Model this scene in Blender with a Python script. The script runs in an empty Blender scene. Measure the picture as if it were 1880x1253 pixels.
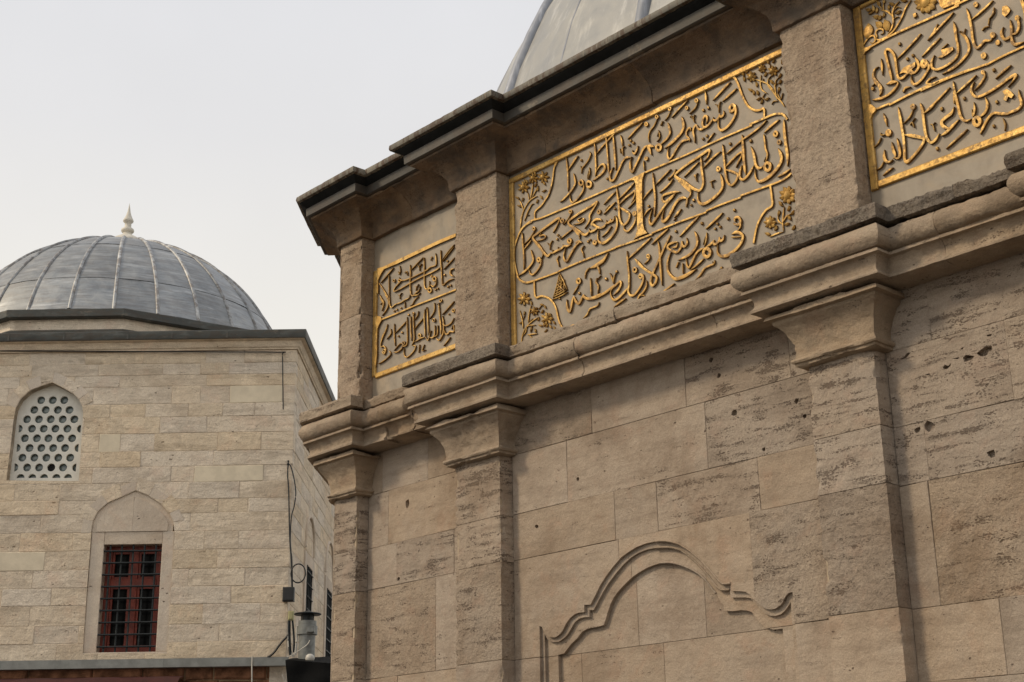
import bpy, bmesh, math, random
import numpy as np
from mathutils import Vector, Matrix
from mathutils.geometry import tessellate_polygon

C = bpy.context.scene.collection
S = bpy.context.scene
random.seed(7)
# ------------------------------------------------------------------ camera
FPX = 2654.3                      # focal length in pixels of the 1880 px wide photograph
PITCH, ROLL, YAW = .319638, -.01555, .833156
CAM = np.array([0., 0., 1.6])
_F = np.array([-math.sin(YAW), math.cos(YAW), 0.]); _R = np.array([math.cos(YAW), math.sin(YAW), 0.]); _U = np.array([0, 0, 1.])
_F2 = _F*math.cos(PITCH)+_U*math.sin(PITCH); _U2 = _U*math.cos(PITCH)-_F*math.sin(PITCH)
_R2 = _R*math.cos(ROLL)+_U2*math.sin(ROLL); _U3 = _U2*math.cos(ROLL)-_R2*math.sin(ROLL)
_U3 = np.cross(_R2, _F2)
cam = bpy.data.cameras.new('camera'); co = bpy.data.objects.new('camera', cam); C.objects.link(co)
cam.sensor_width = 36; cam.lens = FPX/1880*36; cam.clip_start = .05; cam.clip_end = 3000
M = Matrix(((_R2[0], _U3[0], -_F2[0], 0), (_R2[1], _U3[1], -_F2[1], 0), (_R2[2], _U3[2], -_F2[2], 1.6), (0, 0, 0, 1)))
co.matrix_world = M
S.camera = co
# ------------------------------------------------------------------ light
SUN_H = math.atan2(-.85, -.53)    # horizontal direction towards the sun
SUN_E = math.radians(38)
S.view_settings.view_transform = 'Standard'; S.view_settings.look = 'None'
S.view_settings.exposure = 0.35; S.view_settings.gamma = 1
w = bpy.data.worlds.new('World'); S.world = w; w.use_nodes = True
nt = w.node_tree; nt.nodes.clear()
out = nt.nodes.new('ShaderNodeOutputWorld'); bg = nt.nodes.new('ShaderNodeBackground')
sky = nt.nodes.new('ShaderNodeTexSky'); sky.sky_type = 'NISHITA'; sky.sun_disc = False
sky.sun_elevation = SUN_E; sky.sun_rotation = math.pi/2-SUN_H
sky.air_density = 1.5; sky.dust_density = 4
tc = nt.nodes.new('ShaderNodeTexCoord')
# thin overcast veil over the whole sky: pale and slightly warm low down, cooler higher up
sep = nt.nodes.new('ShaderNodeSeparateXYZ'); nt.links.new(tc.outputs['Generated'], sep.inputs[0])
rmp = nt.nodes.new('ShaderNodeValToRGB'); nt.links.new(sep.outputs['Z'], rmp.inputs[0])
el = rmp.color_ramp.elements
el[0].position = .0; el[0].color = (9.7, 9.1, 8.0, 1); el[1].position = 1.; el[1].color = (6.5, 6.6, 6.9, 1)
e = el.new(.22); e.color = (9.3, 8.95, 8.15, 1)
e = el.new(.33); e.color = (8.7, 8.4, 7.85, 1)
e = el.new(.44); e.color = (7.55, 7.45, 7.45, 1)
e = el.new(.55); e.color = (7.2, 7.2, 7.4, 1)
nz = nt.nodes.new('ShaderNodeTexNoise'); nz.inputs['Scale'].default_value = 2.2; nz.inputs['Detail'].default_value = 5; nz.inputs['Roughness'].default_value = .5
nt.links.new(tc.outputs['Generated'], nz.inputs['Vector'])
mr = nt.nodes.new('ShaderNodeMapRange'); mr.inputs['From Min'].default_value = .3; mr.inputs['From Max'].default_value = .7
mr.inputs['To Min'].default_value = .925; mr.inputs['To Max'].default_value = 1.055
nt.links.new(nz.outputs['Fac'], mr.inputs['Value'])
mul = nt.nodes.new('ShaderNodeVectorMath'); mul.operation = 'SCALE'
nt.links.new(rmp.outputs['Color'], mul.inputs[0]); nt.links.new(mr.outputs[0], mul.inputs['Scale'])
mx = nt.nodes.new('ShaderNodeMix'); mx.data_type = 'RGBA'; mx.inputs[0].default_value = .93
nt.links.new(sky.outputs[0], mx.inputs[6]); nt.links.new(mul.outputs[0], mx.inputs[7])
nt.links.new(mx.outputs[2], bg.inputs['Color']); bg.inputs['Strength'].default_value = .0855
nt.links.new(bg.outputs[0], out.inputs[0])
sl = bpy.data.lights.new('sun', 'SUN'); so = bpy.data.objects.new('sun', sl); C.objects.link(so)
sl.energy = 1.5; sl.angle = math.radians(10); sl.color = (1., .83, .60)
so.rotation_euler = (math.pi/2-SUN_E, 0, SUN_H+math.pi/2)
so.location = (-10, -20, 20)

# ------------------------------------------------------------------ helpers
def ray(x, y): return (x-940)/FPX*_R2-(y-626.5)/FPX*_U3+_F2
def bkY(x, y, Y):                  # point of the plane y = Y seen at a pixel of the photograph
    d = ray(x, y); return CAM+d*(Y/d[1])
UU = .838
eu = np.array([math.cos(UU), math.sin(UU), 0.]); ev = np.array([-math.sin(UU), math.cos(UU), 0.])
def bkV(x, y, V=27.):              # -> (u, z) on a plane parallel to the far building's front
    d = ray(x, y); P = CAM+d*(V/(d@ev)); return float(P@eu), float(P[2])
def bkU(x, y, U):                  # -> (v, z) on a plane parallel to its side
    d = ray(x, y); P = CAM+d*(U/(d@eu)); return float(P@ev), float(P[2])

def noise3(P, seed=0):
    P = np.asarray(P, float); i = np.floor(P).astype(np.int64); f = P-i; f = f*f*(3-2*f)
    def h(a):
        n = a[:, 0]*73856093 ^ a[:, 1]*19349663 ^ a[:, 2]*83492791 ^ (seed*1013904223)
        n = (n ^ (n >> 13))*1274126177 & 0x7fffffff; n = (n ^ (n >> 15))*668265263 & 0x7fffffff
        return (n & 0xffff)/32767.5-1
    r = 0
    for dx in (0, 1):
        for dy in (0, 1):
            for dz in (0, 1):
                wgt = (f[:, 0] if dx else 1-f[:, 0])*(f[:, 1] if dy else 1-f[:, 1])*(f[:, 2] if dz else 1-f[:, 2])
                r = r+wgt*h(i+np.array([dx, dy, dz]))
    return r
def fbm(P, s, o=4, seed=0):
    P = np.asarray(P)*s; a = 1; r = 0; t = 0
    for k in range(o):
        r = r+a*noise3(P*2**k+k*17.3, seed+k); t += a; a *= .55
    return r/t

BASE = {}
def thing(name, label, cat, loc, group=None):
    o = bpy.data.objects.new(name, None); C.objects.link(o); o.location = loc
    o.empty_display_size = .3
    o['label'] = label; o['category'] = cat
    if group: o['group'] = group
    BASE[o.name] = np.array(loc, float)
    return o
def base_of(p):
    b = np.zeros(3)
    while p is not None:
        b = b+np.array(p.location); p = p.parent
    return b
class MB:
    def __init__(s): s.v = []; s.f = []; s.mi = []
    def add(s, vs, fs, m=0):
        n = len(s.v); s.v += [tuple(map(float, p)) for p in vs]; s.f += [tuple(n+i for i in f) for f in fs]; s.mi += [m]*len(fs)
    def build(s, name, mats, parent=None, smooth=None, weld=False, fix=True):
        me = bpy.data.meshes.new(name)
        V = np.array(s.v); b = base_of(parent) if parent is not None else np.zeros(3)
        me.from_pydata([tuple(p) for p in (V-b)], [], s.f)
        if not isinstance(mats, (list, tuple)): mats = [mats]
        for m in mats: me.materials.append(m)
        if len(mats) > 1: me.polygons.foreach_set('material_index', s.mi)
        if weld or fix:
            bm = bmesh.new(); bm.from_mesh(me)
            if weld: bmesh.ops.remove_doubles(bm, verts=bm.verts, dist=1e-4)
            if fix: bmesh.ops.recalc_face_normals(bm, faces=bm.faces)
            bm.to_mesh(me); bm.free()
        if smooth is not None:
            me.polygons.foreach_set('use_smooth', [True]*len(me.polygons)); me.set_sharp_from_angle(angle=math.radians(smooth))
        o = bpy.data.objects.new(name, me); C.objects.link(o)
        if parent is not None: o.parent = parent
        return o
def tag(o, label=None, cat=None, group=None, kind=None):
    for k, v in (('label', label), ('category', cat), ('group', group), ('kind', kind)):
        if v: o[k] = v
    return o

class Frame:                       # a wall plane: origin, axis along the wall, outward normal
    def __init__(s, o, a, n): s.o = np.array(o, float); s.a = np.array(a, float); s.n = np.array(n, float)
    def p(s, a, z, d=0.): return s.o+s.a*a+s.n*d+np.array([0, 0, z])
FA = Frame((0, 7.63, 0), (1, 0, 0), (0, -1, 0))
V0 = 27.
UC = -4.10                         # the far building's corner along its front
FB = Frame(ev*V0, eu, -ev)
FS = Frame(eu*UC, ev, eu)

def block(mb, F, a0, a1, z0, z1, front, back, bev=.004, jit=0., m=0, tap=None):
    """a dressed stone: back face, sides and a bevelled front face"""
    j = lambda: random.uniform(-jit, jit)
    q = [(a0+j(), z0+j()), (a1+j(), z0+j()), (a1+j(), z1+j()), (a0+j(), z1+j())]
    fr = [front+random.uniform(-jit, jit)*.5 for _ in q]
    ca = (a0+a1)/2; cz = (z0+z1)/2
    v = [F.p(a, z, back) for a, z in q]+[F.p(a, z, f-bev) for (a, z), f in zip(q, fr)]
    v += [F.p(a+math.copysign(min(bev, abs(ca-a)), ca-a), z+math.copysign(min(bev, abs(cz-z)), cz-z), f) for (a, z), f in zip(q, fr)]
    fs = [(8, 9, 10, 11), (3, 2, 1, 0)]
    for k in range(4):
        l = (k+1) % 4; fs += [(k, l, 4+l, 4+k), (4+k, 4+l, 8+l, 8+k)]
    mb.add(v, fs, m)

def grid_box(F, a0, a1, z0, z1, front, back, step, amp, chip, seed, pit=0.):
    """a stone cut fine enough to carry real unevenness and chipped arrises; returns an MB"""
    mb = MB()
    na = max(1, round((a1-a0)/step)); nz_ = max(1, round((z1-z0)/step)); nd = max(1, round((front-back)/step))
    def face(fn, n1, n2):
        P = []; 
        for i in range(n1+1):
            for j in range(n2+1): P.append(fn(i/n1, j/n2))
        P = np.array(P)
        mb.raw = getattr(mb, 'raw', [])
        fs = [(i*(n2+1)+j, (i+1)*(n2+1)+j, (i+1)*(n2+1)+j+1, i*(n2+1)+j+1) for i in range(n1) for j in range(n2)]
        # displacement in local (a, z, d)
        W = np.array([F.p(*p) for p in P])
        n = fbm(W, 9, 4, seed); g = fbm(W, 38, 2, seed+9)
        c = np.maximum(0, fbm(W, 13, 4, seed+5)+.02)+.8*np.maximum(0, fbm(W, 4.5, 3, seed+6)-.22)
        ea = np.minimum(P[:, 0]-a0, a1-P[:, 0]); ez = np.minimum(P[:, 1]-z0, z1-P[:, 1]); ed = front-P[:, 2]
        sa = np.where(P[:, 0] < (a0+a1)/2, 1., -1.)
        k = np.clip(1-np.hypot(ea, ed)/.045, 0, 1)**1.3*chip*c*2.6
        D = P.copy()
        D[:, 2] -= k*.7+np.abs(n)*amp*(ed < 1e-6)+pit*np.maximum(0, g-.15)*(ed < 1e-6)
        D[:, 0] += sa*k+sa*(ea < 1e-6)*np.abs(n)*amp
        mb.add([F.p(*p) for p in D], fs)
    face(lambda s, t: (a0+(a1-a0)*s, z0+(z1-z0)*t, front), na, nz_)
    face(lambda s, t: (a0, z0+(z1-z0)*s, back+(front-back)*t), nz_, nd)
    face(lambda s, t: (a1, z0+(z1-z0)*s, back+(front-back)*t), nz_, nd)
    face(lambda s, t: (a0+(a1-a0)*s, z0, back+(front-back)*t), na, nd)
    face(lambda s, t: (a0+(a1-a0)*s, z1, back+(front-back)*t), na, nd)
    return mb

def prism(mb, F, poly, front, back, holes=(), m=0, bev=0.):
    """polygon (a, z) given a thickness; may have holes"""
    loops = [list(poly)]+[list(h) for h in holes]
    flat = [p for l in loops for p in l]
    tris = tessellate_polygon([[Vector((a, z, 0)) for a, z in l] for l in loops])
    n = len(flat)
    vs = [F.p(a, z, front) for a, z in flat]+[F.p(a, z, back) for a, z in flat]
    fs = [tuple(t) for t in tris]+[tuple(n+i for i in reversed(t)) for t in tris]
    k = 0
    for l in loops:
        for i in range(len(l)):
            a = k+i; b = k+(i+1) % len(l); fs.append((a, b, n+b, n+a))
        k += len(l)
    mb.add(vs, fs, m)

def catmull(P, n=5, closed=False):
    P = [np.array(p, float) for p in P]
    if len(P) < 3 and not closed: 
        return [P[0]+(P[-1]-P[0])*t for t in np.linspace(0, 1, 4)]
    o = []; N = len(P)
    for i in range(N if closed else N-1):
        g = (lambda k: P[k % N]) if closed else (lambda k: P[min(max(k, 0), N-1)])
        a, b, c, d = g(i-1), g(i), g(i+1), g(i+2)
        for k in range(n):
            t = k/n
            o.append(.5*((2*b)+(c-a)*t+(2*a-5*b+4*c-d)*t*t+(3*b-a-3*c+d)*t**3))
    if not closed: o.append(P[-1])
    return o
def tube(mb, pts, r, n=8, m=0, smooth=4, cap=True):
    pts = catmull(pts, smooth) if smooth else [np.array(p, float) for p in pts]
    R = r if hasattr(r, '__len__') else [r]*len(pts)
    rings = []; up = np.array([0, 0, 1.])
    for i, p in enumerate(pts):
        t = pts[min(i+1, len(pts)-1)]-pts[max(i-1, 0)]; t = t/(np.linalg.norm(t)+1e-12)
        s = np.cross(t, up); 
        if np.linalg.norm(s) < .05: s = np.cross(t, [1, 0, 0])
        s = s/np.linalg.norm(s); q = np.cross(s, t)
        rings.append([p+(s*math.cos(2*math.pi*k/n)+q*math.sin(2*math.pi*k/n))*R[min(i, len(R)-1)] for k in range(n)])
    vs = [v for r_ in rings for v in r_]; fs = []
    for i in range(len(rings)-1):
        for k in range(n):
            l = (k+1) % n; fs.append((i*n+k, i*n+l, (i+1)*n+l, (i+1)*n+k))
    if cap: fs += [tuple(range(n-1, -1, -1)), tuple((len(rings)-1)*n+k for k in range(n))]
    mb.add(vs, fs, m)
def lathe(mb, c, prof, n=32, m=0, a0=0, a1=2*math.pi):
    full = abs(a1-a0-2*math.pi) < 1e-6; nn = n if full else n+1
    vs = [(c[0]+r*math.cos(a0+(a1-a0)*k/n), c[1]+r*math.sin(a0+(a1-a0)*k/n), c[2]+z) for r, z in prof for k in range(nn)]
    fs = []
    for i in range(len(prof)-1):
        for k in range(n):
            l = (k+1) % nn; fs.append((i*nn+k, i*nn+l, (i+1)*nn+l, (i+1)*nn+k))
    mb.add(vs, fs, m)

def cut(o, cutters):
    """subtract cutter objects from o and keep the result as plain mesh data"""
    for c in cutters:
        md = o.modifiers.new('b', 'BOOLEAN'); md.operation = 'DIFFERENCE'; md.solver = 'EXACT'; md.object = c
    dg = bpy.context.evaluated_depsgraph_get(); dg.update()
    me = bpy.data.meshes.new_from_object(o.evaluated_get(dg))
    o.modifiers.clear(); old = o.data; o.data = me; me.name = o.name
    bpy.data.meshes.remove(old)
    if len(me.polygons) == 0: bpy.data.objects.remove(o); return None
    # an L-shaped cut can leave separate pieces: each becomes a stone of its own, slivers are dropped
    bm = bmesh.new(); bm.from_mesh(me); bm.verts.ensure_lookup_table(); seen = set(); isl = []
    for v in bm.verts:
        if v.index in seen: continue
        st = [v]; seen.add(v.index); grp = []
        while st:
            x = st.pop(); grp.append(x.index)
            for e_ in x.link_edges:
                y = e_.other_vert(x)
                if y.index not in seen: seen.add(y.index); st.append(y)
        isl.append(set(grp))
    bm.free()
    if len(isl) > 1:
        isl.sort(key=len, reverse=True); V = [tuple(v.co) for v in me.vertices]; P = [tuple(p.vertices) for p in me.polygons]; mats = list(me.materials); first = True
        for g_ in isl:
            idx = {q: i for i, q in enumerate(sorted(g_))}; vs = [V[q] for q in sorted(g_)]
            ext = max(max(c[k] for c in vs)-min(c[k] for c in vs) for k in (0, 2))
            if not first and ext < .05: continue
            m2 = bpy.data.meshes.new(o.name); m2.from_pydata(vs, [], [tuple(idx[q] for q in p) for p in P if p[0] in g_])
            for mm in mats: m2.materials.append(mm)
            if first: o.data = m2; first = False
            else:
                o2 = o.copy(); o2.data = m2; C.objects.link(o2)
    return o

# ------------------------------------------------------------------ materials
def newmat(name):
    m = bpy.data.materials.new(name); m.use_nodes = True; t = m.node_tree
    return m, t, t.nodes['Principled BSDF']
def N(t, typ, **kw):
    n = t.nodes.new(typ)
    for k, v in kw.items():
        if k in n.inputs: n.inputs[k].default_value = v
        else: setattr(n, k, v)
    return n
def ramp(t, src, stops):
    r = t.nodes.new('ShaderNodeValToRGB'); t.links.new(src, r.inputs[0]); e = r.color_ramp.elements
    e[0].position, e[0].color = stops[0][0], (*stops[0][1], 1); e[1].position, e[1].color = stops[-1][0], (*stops[-1][1], 1)
    for p, c in stops[1:-1]:
        x = e.new(p); x.color = (*c, 1)
    return r.outputs[0]
def vramp(t, src, a, b, lo=0., hi=1.):
    r = t.nodes.new('ShaderNodeMapRange'); r.interpolation_type = 'SMOOTHSTEP'
    t.links.new(src, r.inputs['Value'])
    for k, v in (('From Min', a), ('From Max', b), ('To Min', lo), ('To Max', hi)): r.inputs[k].default_value = v
    return r.outputs[0]
def math_(t, op, a, b=None):
    n = t.nodes.new('ShaderNodeMath'); n.operation = op
    for i, x in enumerate((a, b)):
        if x is None: continue
        if isinstance(x, (int, float)): n.inputs[i].default_value = x
        else: t.links.new(x, n.inputs[i])
    return n.outputs[0]
def mix(t, fac, a, b, blend='MIX'):
    n = t.nodes.new('ShaderNodeMix'); n.data_type = 'RGBA'; n.blend_type = blend
    for i, x in ((0, fac), (6, a), (7, b)):
        if isinstance(x, (int, float)): n.inputs[i].default_value = x
        elif isinstance(x, tuple): n.inputs[i].default_value = (*x, 1)
        else: t.links.new(x, n.inputs[i])
    return n.outputs[2]
def coords(t, scale=(1, 1, 1), rand=True, rot=(0, 0, 0)):
    tc = t.nodes.new('ShaderNodeTexCoord'); src = tc.outputs['Object']; r = None
    if rand:
        oi = t.nodes.new('ShaderNodeObjectInfo'); v = N(t, 'ShaderNodeVectorMath', operation='SCALE')
        cb = t.nodes.new('ShaderNodeCombineXYZ')
        t.links.new(oi.outputs['Random'], cb.inputs[0]); t.links.new(math_(t, 'MULTIPLY', oi.outputs['Random'], 7.31), cb.inputs[1]); t.links.new(math_(t, 'MULTIPLY', oi.outputs['Random'], 3.77), cb.inputs[2])
        t.links.new(cb.outputs[0], v.inputs[0]); v.inputs['Scale'].default_value = 11.
        ad = N(t, 'ShaderNodeVectorMath', operation='ADD'); t.links.new(src, ad.inputs[0]); t.links.new(v.outputs[0], ad.inputs[1]); src = ad.outputs[0]; r = oi.outputs['Random']
    mp = t.nodes.new('ShaderNodeMapping'); t.links.new(src, mp.inputs['Vector']); mp.inputs['Scale'].default_value = scale; mp.inputs['Rotation'].default_value = rot
    return mp.outputs[0], r, src
def noise(t, vec, scale, detail=5, rough=.55, dist=0.):
    n = N(t, 'ShaderNodeTexNoise', Scale=scale, Detail=detail, Roughness=rough, Distortion=dist); t.links.new(vec, n.inputs['Vector']); return n.outputs['Fac']
def vor(t, vec, scale, rnd=1.):
    n = N(t, 'ShaderNodeTexVoronoi', Scale=scale, Randomness=rnd); t.links.new(vec, n.inputs['Vector']); return n.outputs['Distance']

def stone_mat(name, ca, cb, cc, pits=1., fine=1., tint=.22, band=.5, dark=(.125, .088, .064), soot=0., big=1., sat=(.9, 1.1), grit=0., patch=0., clu=0., stain=.5):
    """shelly limestone: bedding bands, clustered pits, faint stains; per-stone tint"""
    m, t, b = newmat(name)
    v, rnd, src = coords(t, (1, 1, 1))
    vb = t.nodes.new('ShaderNodeMapping'); t.links.new(src, vb.inputs['Vector']); vb.inputs['Scale'].default_value = (1.2, 1.2, 9); vb.inputs['Rotation'].default_value = (.02, .03, 0)
    n1 = noise(t, v, 1.7*big, 6, .6); nb = noise(t, vb.outputs[0], 1.6*big, 6, .62, .4); n2 = noise(t, v, 11*big, 6, .65)
    col = ramp(t, n1, [(.3, ca), (.5, cb), (.7, cc)])
    col = mix(t, vramp(t, nb, .45, .72, 0, band), col, tuple(x*.72 for x in ca))
    col = mix(t, vramp(t, n2, .35, .75, 0, .3), col, tuple(min(1, x*1.22) for x in cb))
    blot = noise(t, v, 3.1*big, 4, .6, .6)
    col = mix(t, vramp(t, blot, .58, .75, 0, .35), col, (cb[0]*.86, cb[1]*.72, cb[2]*.62))
    # pits in clusters along the bedding
    vp = t.nodes.new('ShaderNodeMapping'); t.links.new(src, vp.inputs['Vector']); vp.inputs['Scale'].default_value = (1, 1, 1.9)
    dn = N(t, 'ShaderNodeTexNoise', Scale=22., Detail=3.); t.links.new(src, dn.inputs['Vector'])
    wv = N(t, 'ShaderNodeVectorMath', operation='MULTIPLY_ADD'); t.links.new(dn.outputs['Color'], wv.inputs[0]); wv.inputs[1].default_value = (.05, .05, .05); t.links.new(vp.outputs[0], wv.inputs[2])
    d1 = vor(t, wv.outputs[0], 46*big); d2 = vor(t, wv.outputs[0], 105*big)
    d3 = vor(t, wv.outputs[0], 9*big)
    clus = noise(t, vb.outputs[0], 2.6*big, 4, .6, .3); cl2 = noise(t, v, 7*big, 3, .6)
    th1 = vramp(t, math_(t, 'ADD', math_(t, 'MULTIPLY', clus, .7), math_(t, 'MULTIPLY', cl2, .45)), .50+clu, .74+clu, .02, .50*min(pits, 1.25))
    p1 = vramp(t, math_(t, 'SUBTRACT', th1, d1), 0, .09)
    th2 = vramp(t, clus, .43+clu, .72+clu, .05, .50*min(pits, 1.3))
    p2 = vramp(t, math_(t, 'SUBTRACT', th2, d2), 0, .12)
    p3 = vramp(t, math_(t, 'SUBTRACT', vramp(t, cl2, .45, .7, .03, .14), d3), 0, .05)
    pit = math_(t, 'MAXIMUM', math_(t, 'MAXIMUM', p1, math_(t, 'MULTIPLY', p2, .65)), p3)
    col = mix(t, math_(t, 'MULTIPLY', pit, .8), col, dark)
    if patch:
        pn = noise(t, v, 2.2*big*2, 5, .62, 1.); col = mix(t, vramp(t, pn, .54, .64, 0, patch), col, tuple(min(1, x*1.25) for x in cb))
        pn2 = noise(t, vb.outputs[0], 5*big, 6, .7, .6); col = mix(t, vramp(t, pn2, .52, .68, 0, patch), col, tuple(x*.62 for x in ca))
    pk = noise(t, v, 4.2*big, 5, .65, .4); col = mix(t, vramp(t, pk, .52, .70, 0, .35), col, (cb[0]*1.02, cb[1]*.84, cb[2]*.78))
    sp = noise(t, v, 130*big, 3, .7); col = mix(t, vramp(t, sp, .38, .62, 0, .30), col, tuple(x*.62 for x in ca))
    if grit:
        gr = noise(t, v, 48*big, 4, .7); col = mix(t, vramp(t, gr, .46, .66, 0, grit), col, (.08, .062, .048))
    gl = noise(t, t.nodes.new('ShaderNodeTexCoord').outputs['Object'], 1.1*big, 6, .66, .8); col = mix(t, vramp(t, gl, .46, .68, 0, stain), col, tuple(x*f for x, f in zip(ca, (.68, .61, .54))))
    if soot:
        sn = noise(t, v, 4.5*big, 6, .7)
        col = mix(t, vramp(t, sn, .40, .66, 0, soot), col, (.085, .075, .065))
    hs = N(t, 'ShaderNodeHueSaturation'); t.links.new(col, hs.inputs['Color'])
    t.links.new(vramp(t, rnd, 0, 1, 1-tint, 1+tint*.7), hs.inputs['Value'])
    sat_ = math_(t, 'FRACT', math_(t, 'MULTIPLY', rnd, 17.7)); t.links.new(vramp(t, sat_, 0, 1, sat[0], sat[1]), hs.inputs['Saturation'])
    t.links.new(hs.outputs[0], b.inputs['Base Color']); b.inputs['Roughness'].default_value = .9; b.inputs['Specular IOR Level'].default_value = .2
    fine_n = noise(t, v, 60*big, 6, .7); fine_n2 = noise(t, v, 16*big, 5, .6)
    h = math_(t, 'ADD', math_(t, 'MULTIPLY', fine_n, .35*fine), math_(t, 'MULTIPLY', fine_n2, .7*fine))
    h = math_(t, 'SUBTRACT', h, math_(t, 'MULTIPLY', pit, 1.1))
    bp = N(t, 'ShaderNodeBump', Strength=1., Distance=.011/big); t.links.new(h, bp.inputs['Height']); t.links.new(bp.outputs[0], b.inputs['Normal'])
    return m
def plain(name, c, rough=.6, metal=0., var=.15, nscale=8, bump=.002, spec=.5, stretch=(1, 1, 1)):
    m, t, b = newmat(name); v, rnd, src = coords(t, stretch)
    n = noise(t, v, nscale, 6, .6)
    col = mix(t, vramp(t, n, .3, .7), tuple(x*(1-var) for x in c), tuple(min(1, x*(1+var)) for x in c))
    t.links.new(col, b.inputs['Base Color']); b.inputs['Roughness'].default_value = rough; b.inputs['Metallic'].default_value = metal; b.inputs['Specular IOR Level'].default_value = spec
    if bump:
        bp = N(t, 'ShaderNodeBump', Strength=.6, Distance=bump); t.links.new(noise(t, v, nscale*5, 4, .6), bp.inputs['Height']); t.links.new(bp.outputs[0], b.inputs['Normal'])
    return m
MT = {}
WA, WB, WC = (.30, .232, .172), (.44, .353, .27), (.41, .34, .273)
MT['wall'] = stone_mat('limestone', WA, WB, WC, pits=1., fine=1.7, tint=.07, sat=(.90, 1.08), clu=.085)
MT['wallp'] = stone_mat('porous_limestone', tuple(x*1.05 for x in WA), WB, WC, pits=1.45, fine=2.2, tint=.05, sat=(.88, 1.0), grit=.10, band=.6)
MT['wallr'] = stone_mat('rough_limestone', WA, tuple(x*.97 for x in WB), tuple(x*.96 for x in WC), clu=.03, pits=1.15, fine=3.4, tint=.05, sat=(.95, 1.1), grit=.22)
MT['pil'] = stone_mat('pitted_limestone', (.35, .262, .186), (.48, .375, .275), (.42, .333, .248), clu=.05, pits=1.1, fine=3.0, tint=.05, sat=(.95, 1.05), grit=.34)
MT['mould'] = stone_mat('moulding_limestone', (.315, .236, .162), (.44, .343, .247), (.40, .318, .232), pits=.9, clu=.06, fine=2.0, tint=.05, soot=.25, sat=(.94, 1.05))
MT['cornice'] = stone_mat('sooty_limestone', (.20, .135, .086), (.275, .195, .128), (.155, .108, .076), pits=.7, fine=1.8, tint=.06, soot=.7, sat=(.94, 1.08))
MT['slab'] = stone_mat('weathered_slab', (.21, .175, .138), (.29, .242, .19), (.235, .195, .155), pits=1.9, fine=3.4, tint=.05, soot=.4, sat=(.95, 1.05), grit=.6)
MT['slab2'] = stone_mat('pale_ledge_slab', (.32, .245, .175), (.43, .342, .25), (.37, .30, .225), pits=1.1, fine=2.2, tint=.05, soot=.12, sat=(.95, 1.05))
MT['far'] = stone_mat('pale_travertine', (.61, .495, .365), (.78, .66, .505), (.72, .61, .475), stain=.22, pits=.8, clu=.08, fine=1.8, tint=.05, band=.8, big=.45, dark=(.22, .15, .1), sat=(.82, 1.12), patch=.55)
MT['farm'] = stone_mat('smooth_pale_marble', (.58, .485, .385), (.68, .585, .475), (.64, .56, .46), pits=.2, fine=.8, tint=.04, band=.2, big=.4, sat=(.9, 1.05))
MT['farw'] = plain('yellow_limestone', (.70, .61, .46), .85, var=.08, nscale=5, bump=.004, spec=.2)
MT['mortar2'] = plain('pale_mortar', (.60, .505, .395), .95, var=.3, nscale=9, bump=.006, spec=.1)
MT['mortar'] = plain('mortar', (.40, .32, .23), .95, var=.25, nscale=14, bump=.006, spec=.1)
MT['core'] = plain('inner_masonry', (.30, .24, .17), .95, var=.25, nscale=4, bump=.01, spec=.1)
def marble():
    m, t, b = newmat('grey_marble'); v, rnd, src = coords(t, (1, 1, 1), rand=False)
    n = noise(t, v, 2.2, 7, .62, 1.2); k = noise(t, v, 9, 5, .6)
    c = ramp(t, n, [(.3, (.23, .188, .138)), (.48, (.31, .262, .20)), (.66, (.37, .295, .21))])
    c = mix(t, vramp(t, k, .46, .75, 0, .55), c, (.20, .165, .125))
    st = noise(t, v, 1.3, 6, .7, .5); c = mix(t, vramp(t, st, .5, .68, 0, .5), c, (.36, .27, .17))
    t.links.new(c, b.inputs['Base Color']); b.inputs['Roughness'].default_value = .55
    bp = N(t, 'ShaderNodeBump', Strength=.4, Distance=.002); t.links.new(noise(t, v, 40, 4, .6), bp.inputs['Height']); t.links.new(bp.outputs[0], b.inputs['Normal'])
    return m
MT['marble'] = marble()
def gold(name, ca, cb, cc, wear):
    m, t, b = newmat(name); v, rnd, src = coords(t, (1, 1, 1), rand=False)
    n = noise(t, v, 5, 6, .65, .5); k = noise(t, v, 45, 5, .7); wv = noise(t, v, 16, 5, .7)
    c = ramp(t, n, [(.3, ca), (.5, cb), (.7, cc)])
    worn = vramp(t, math_(t, 'ADD', math_(t, 'MULTIPLY', wv, .6), math_(t, 'MULTIPLY', k, .4)), wear, wear+.15, 0, .75)
    c = mix(t, worn, c, (.17, .09, .035))
    t.links.new(c, b.inputs['Base Color']); t.links.new(vramp(t, worn, 0, 1, .5, .1), b.inputs['Metallic'])
    t.links.new(vramp(t, k, .3, .7, .42, .66), b.inputs['Roughness'])
    bp = N(t, 'ShaderNodeBump', Strength=.6, Distance=.004); t.links.new(k, bp.inputs['Height']); t.links.new(bp.outputs[0], b.inputs['Normal'])
    return m
MT['gold'] = gold('gilding', (.40, .22, .05), (.60, .365, .10), (.74, .49, .16), .48)
MT['goldl'] = gold('worn_letter_gilding', (.32, .18, .045), (.54, .32, .088), (.72, .475, .15), .46)
MT['goldside'] = plain('shaded_dirty_gilded_side', (.19, .10, .03), .7, .3, var=.4, nscale=12, bump=.002, spec=.2)  # sides browner than the tops: dirt plus occlusion shade put into the colour
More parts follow.
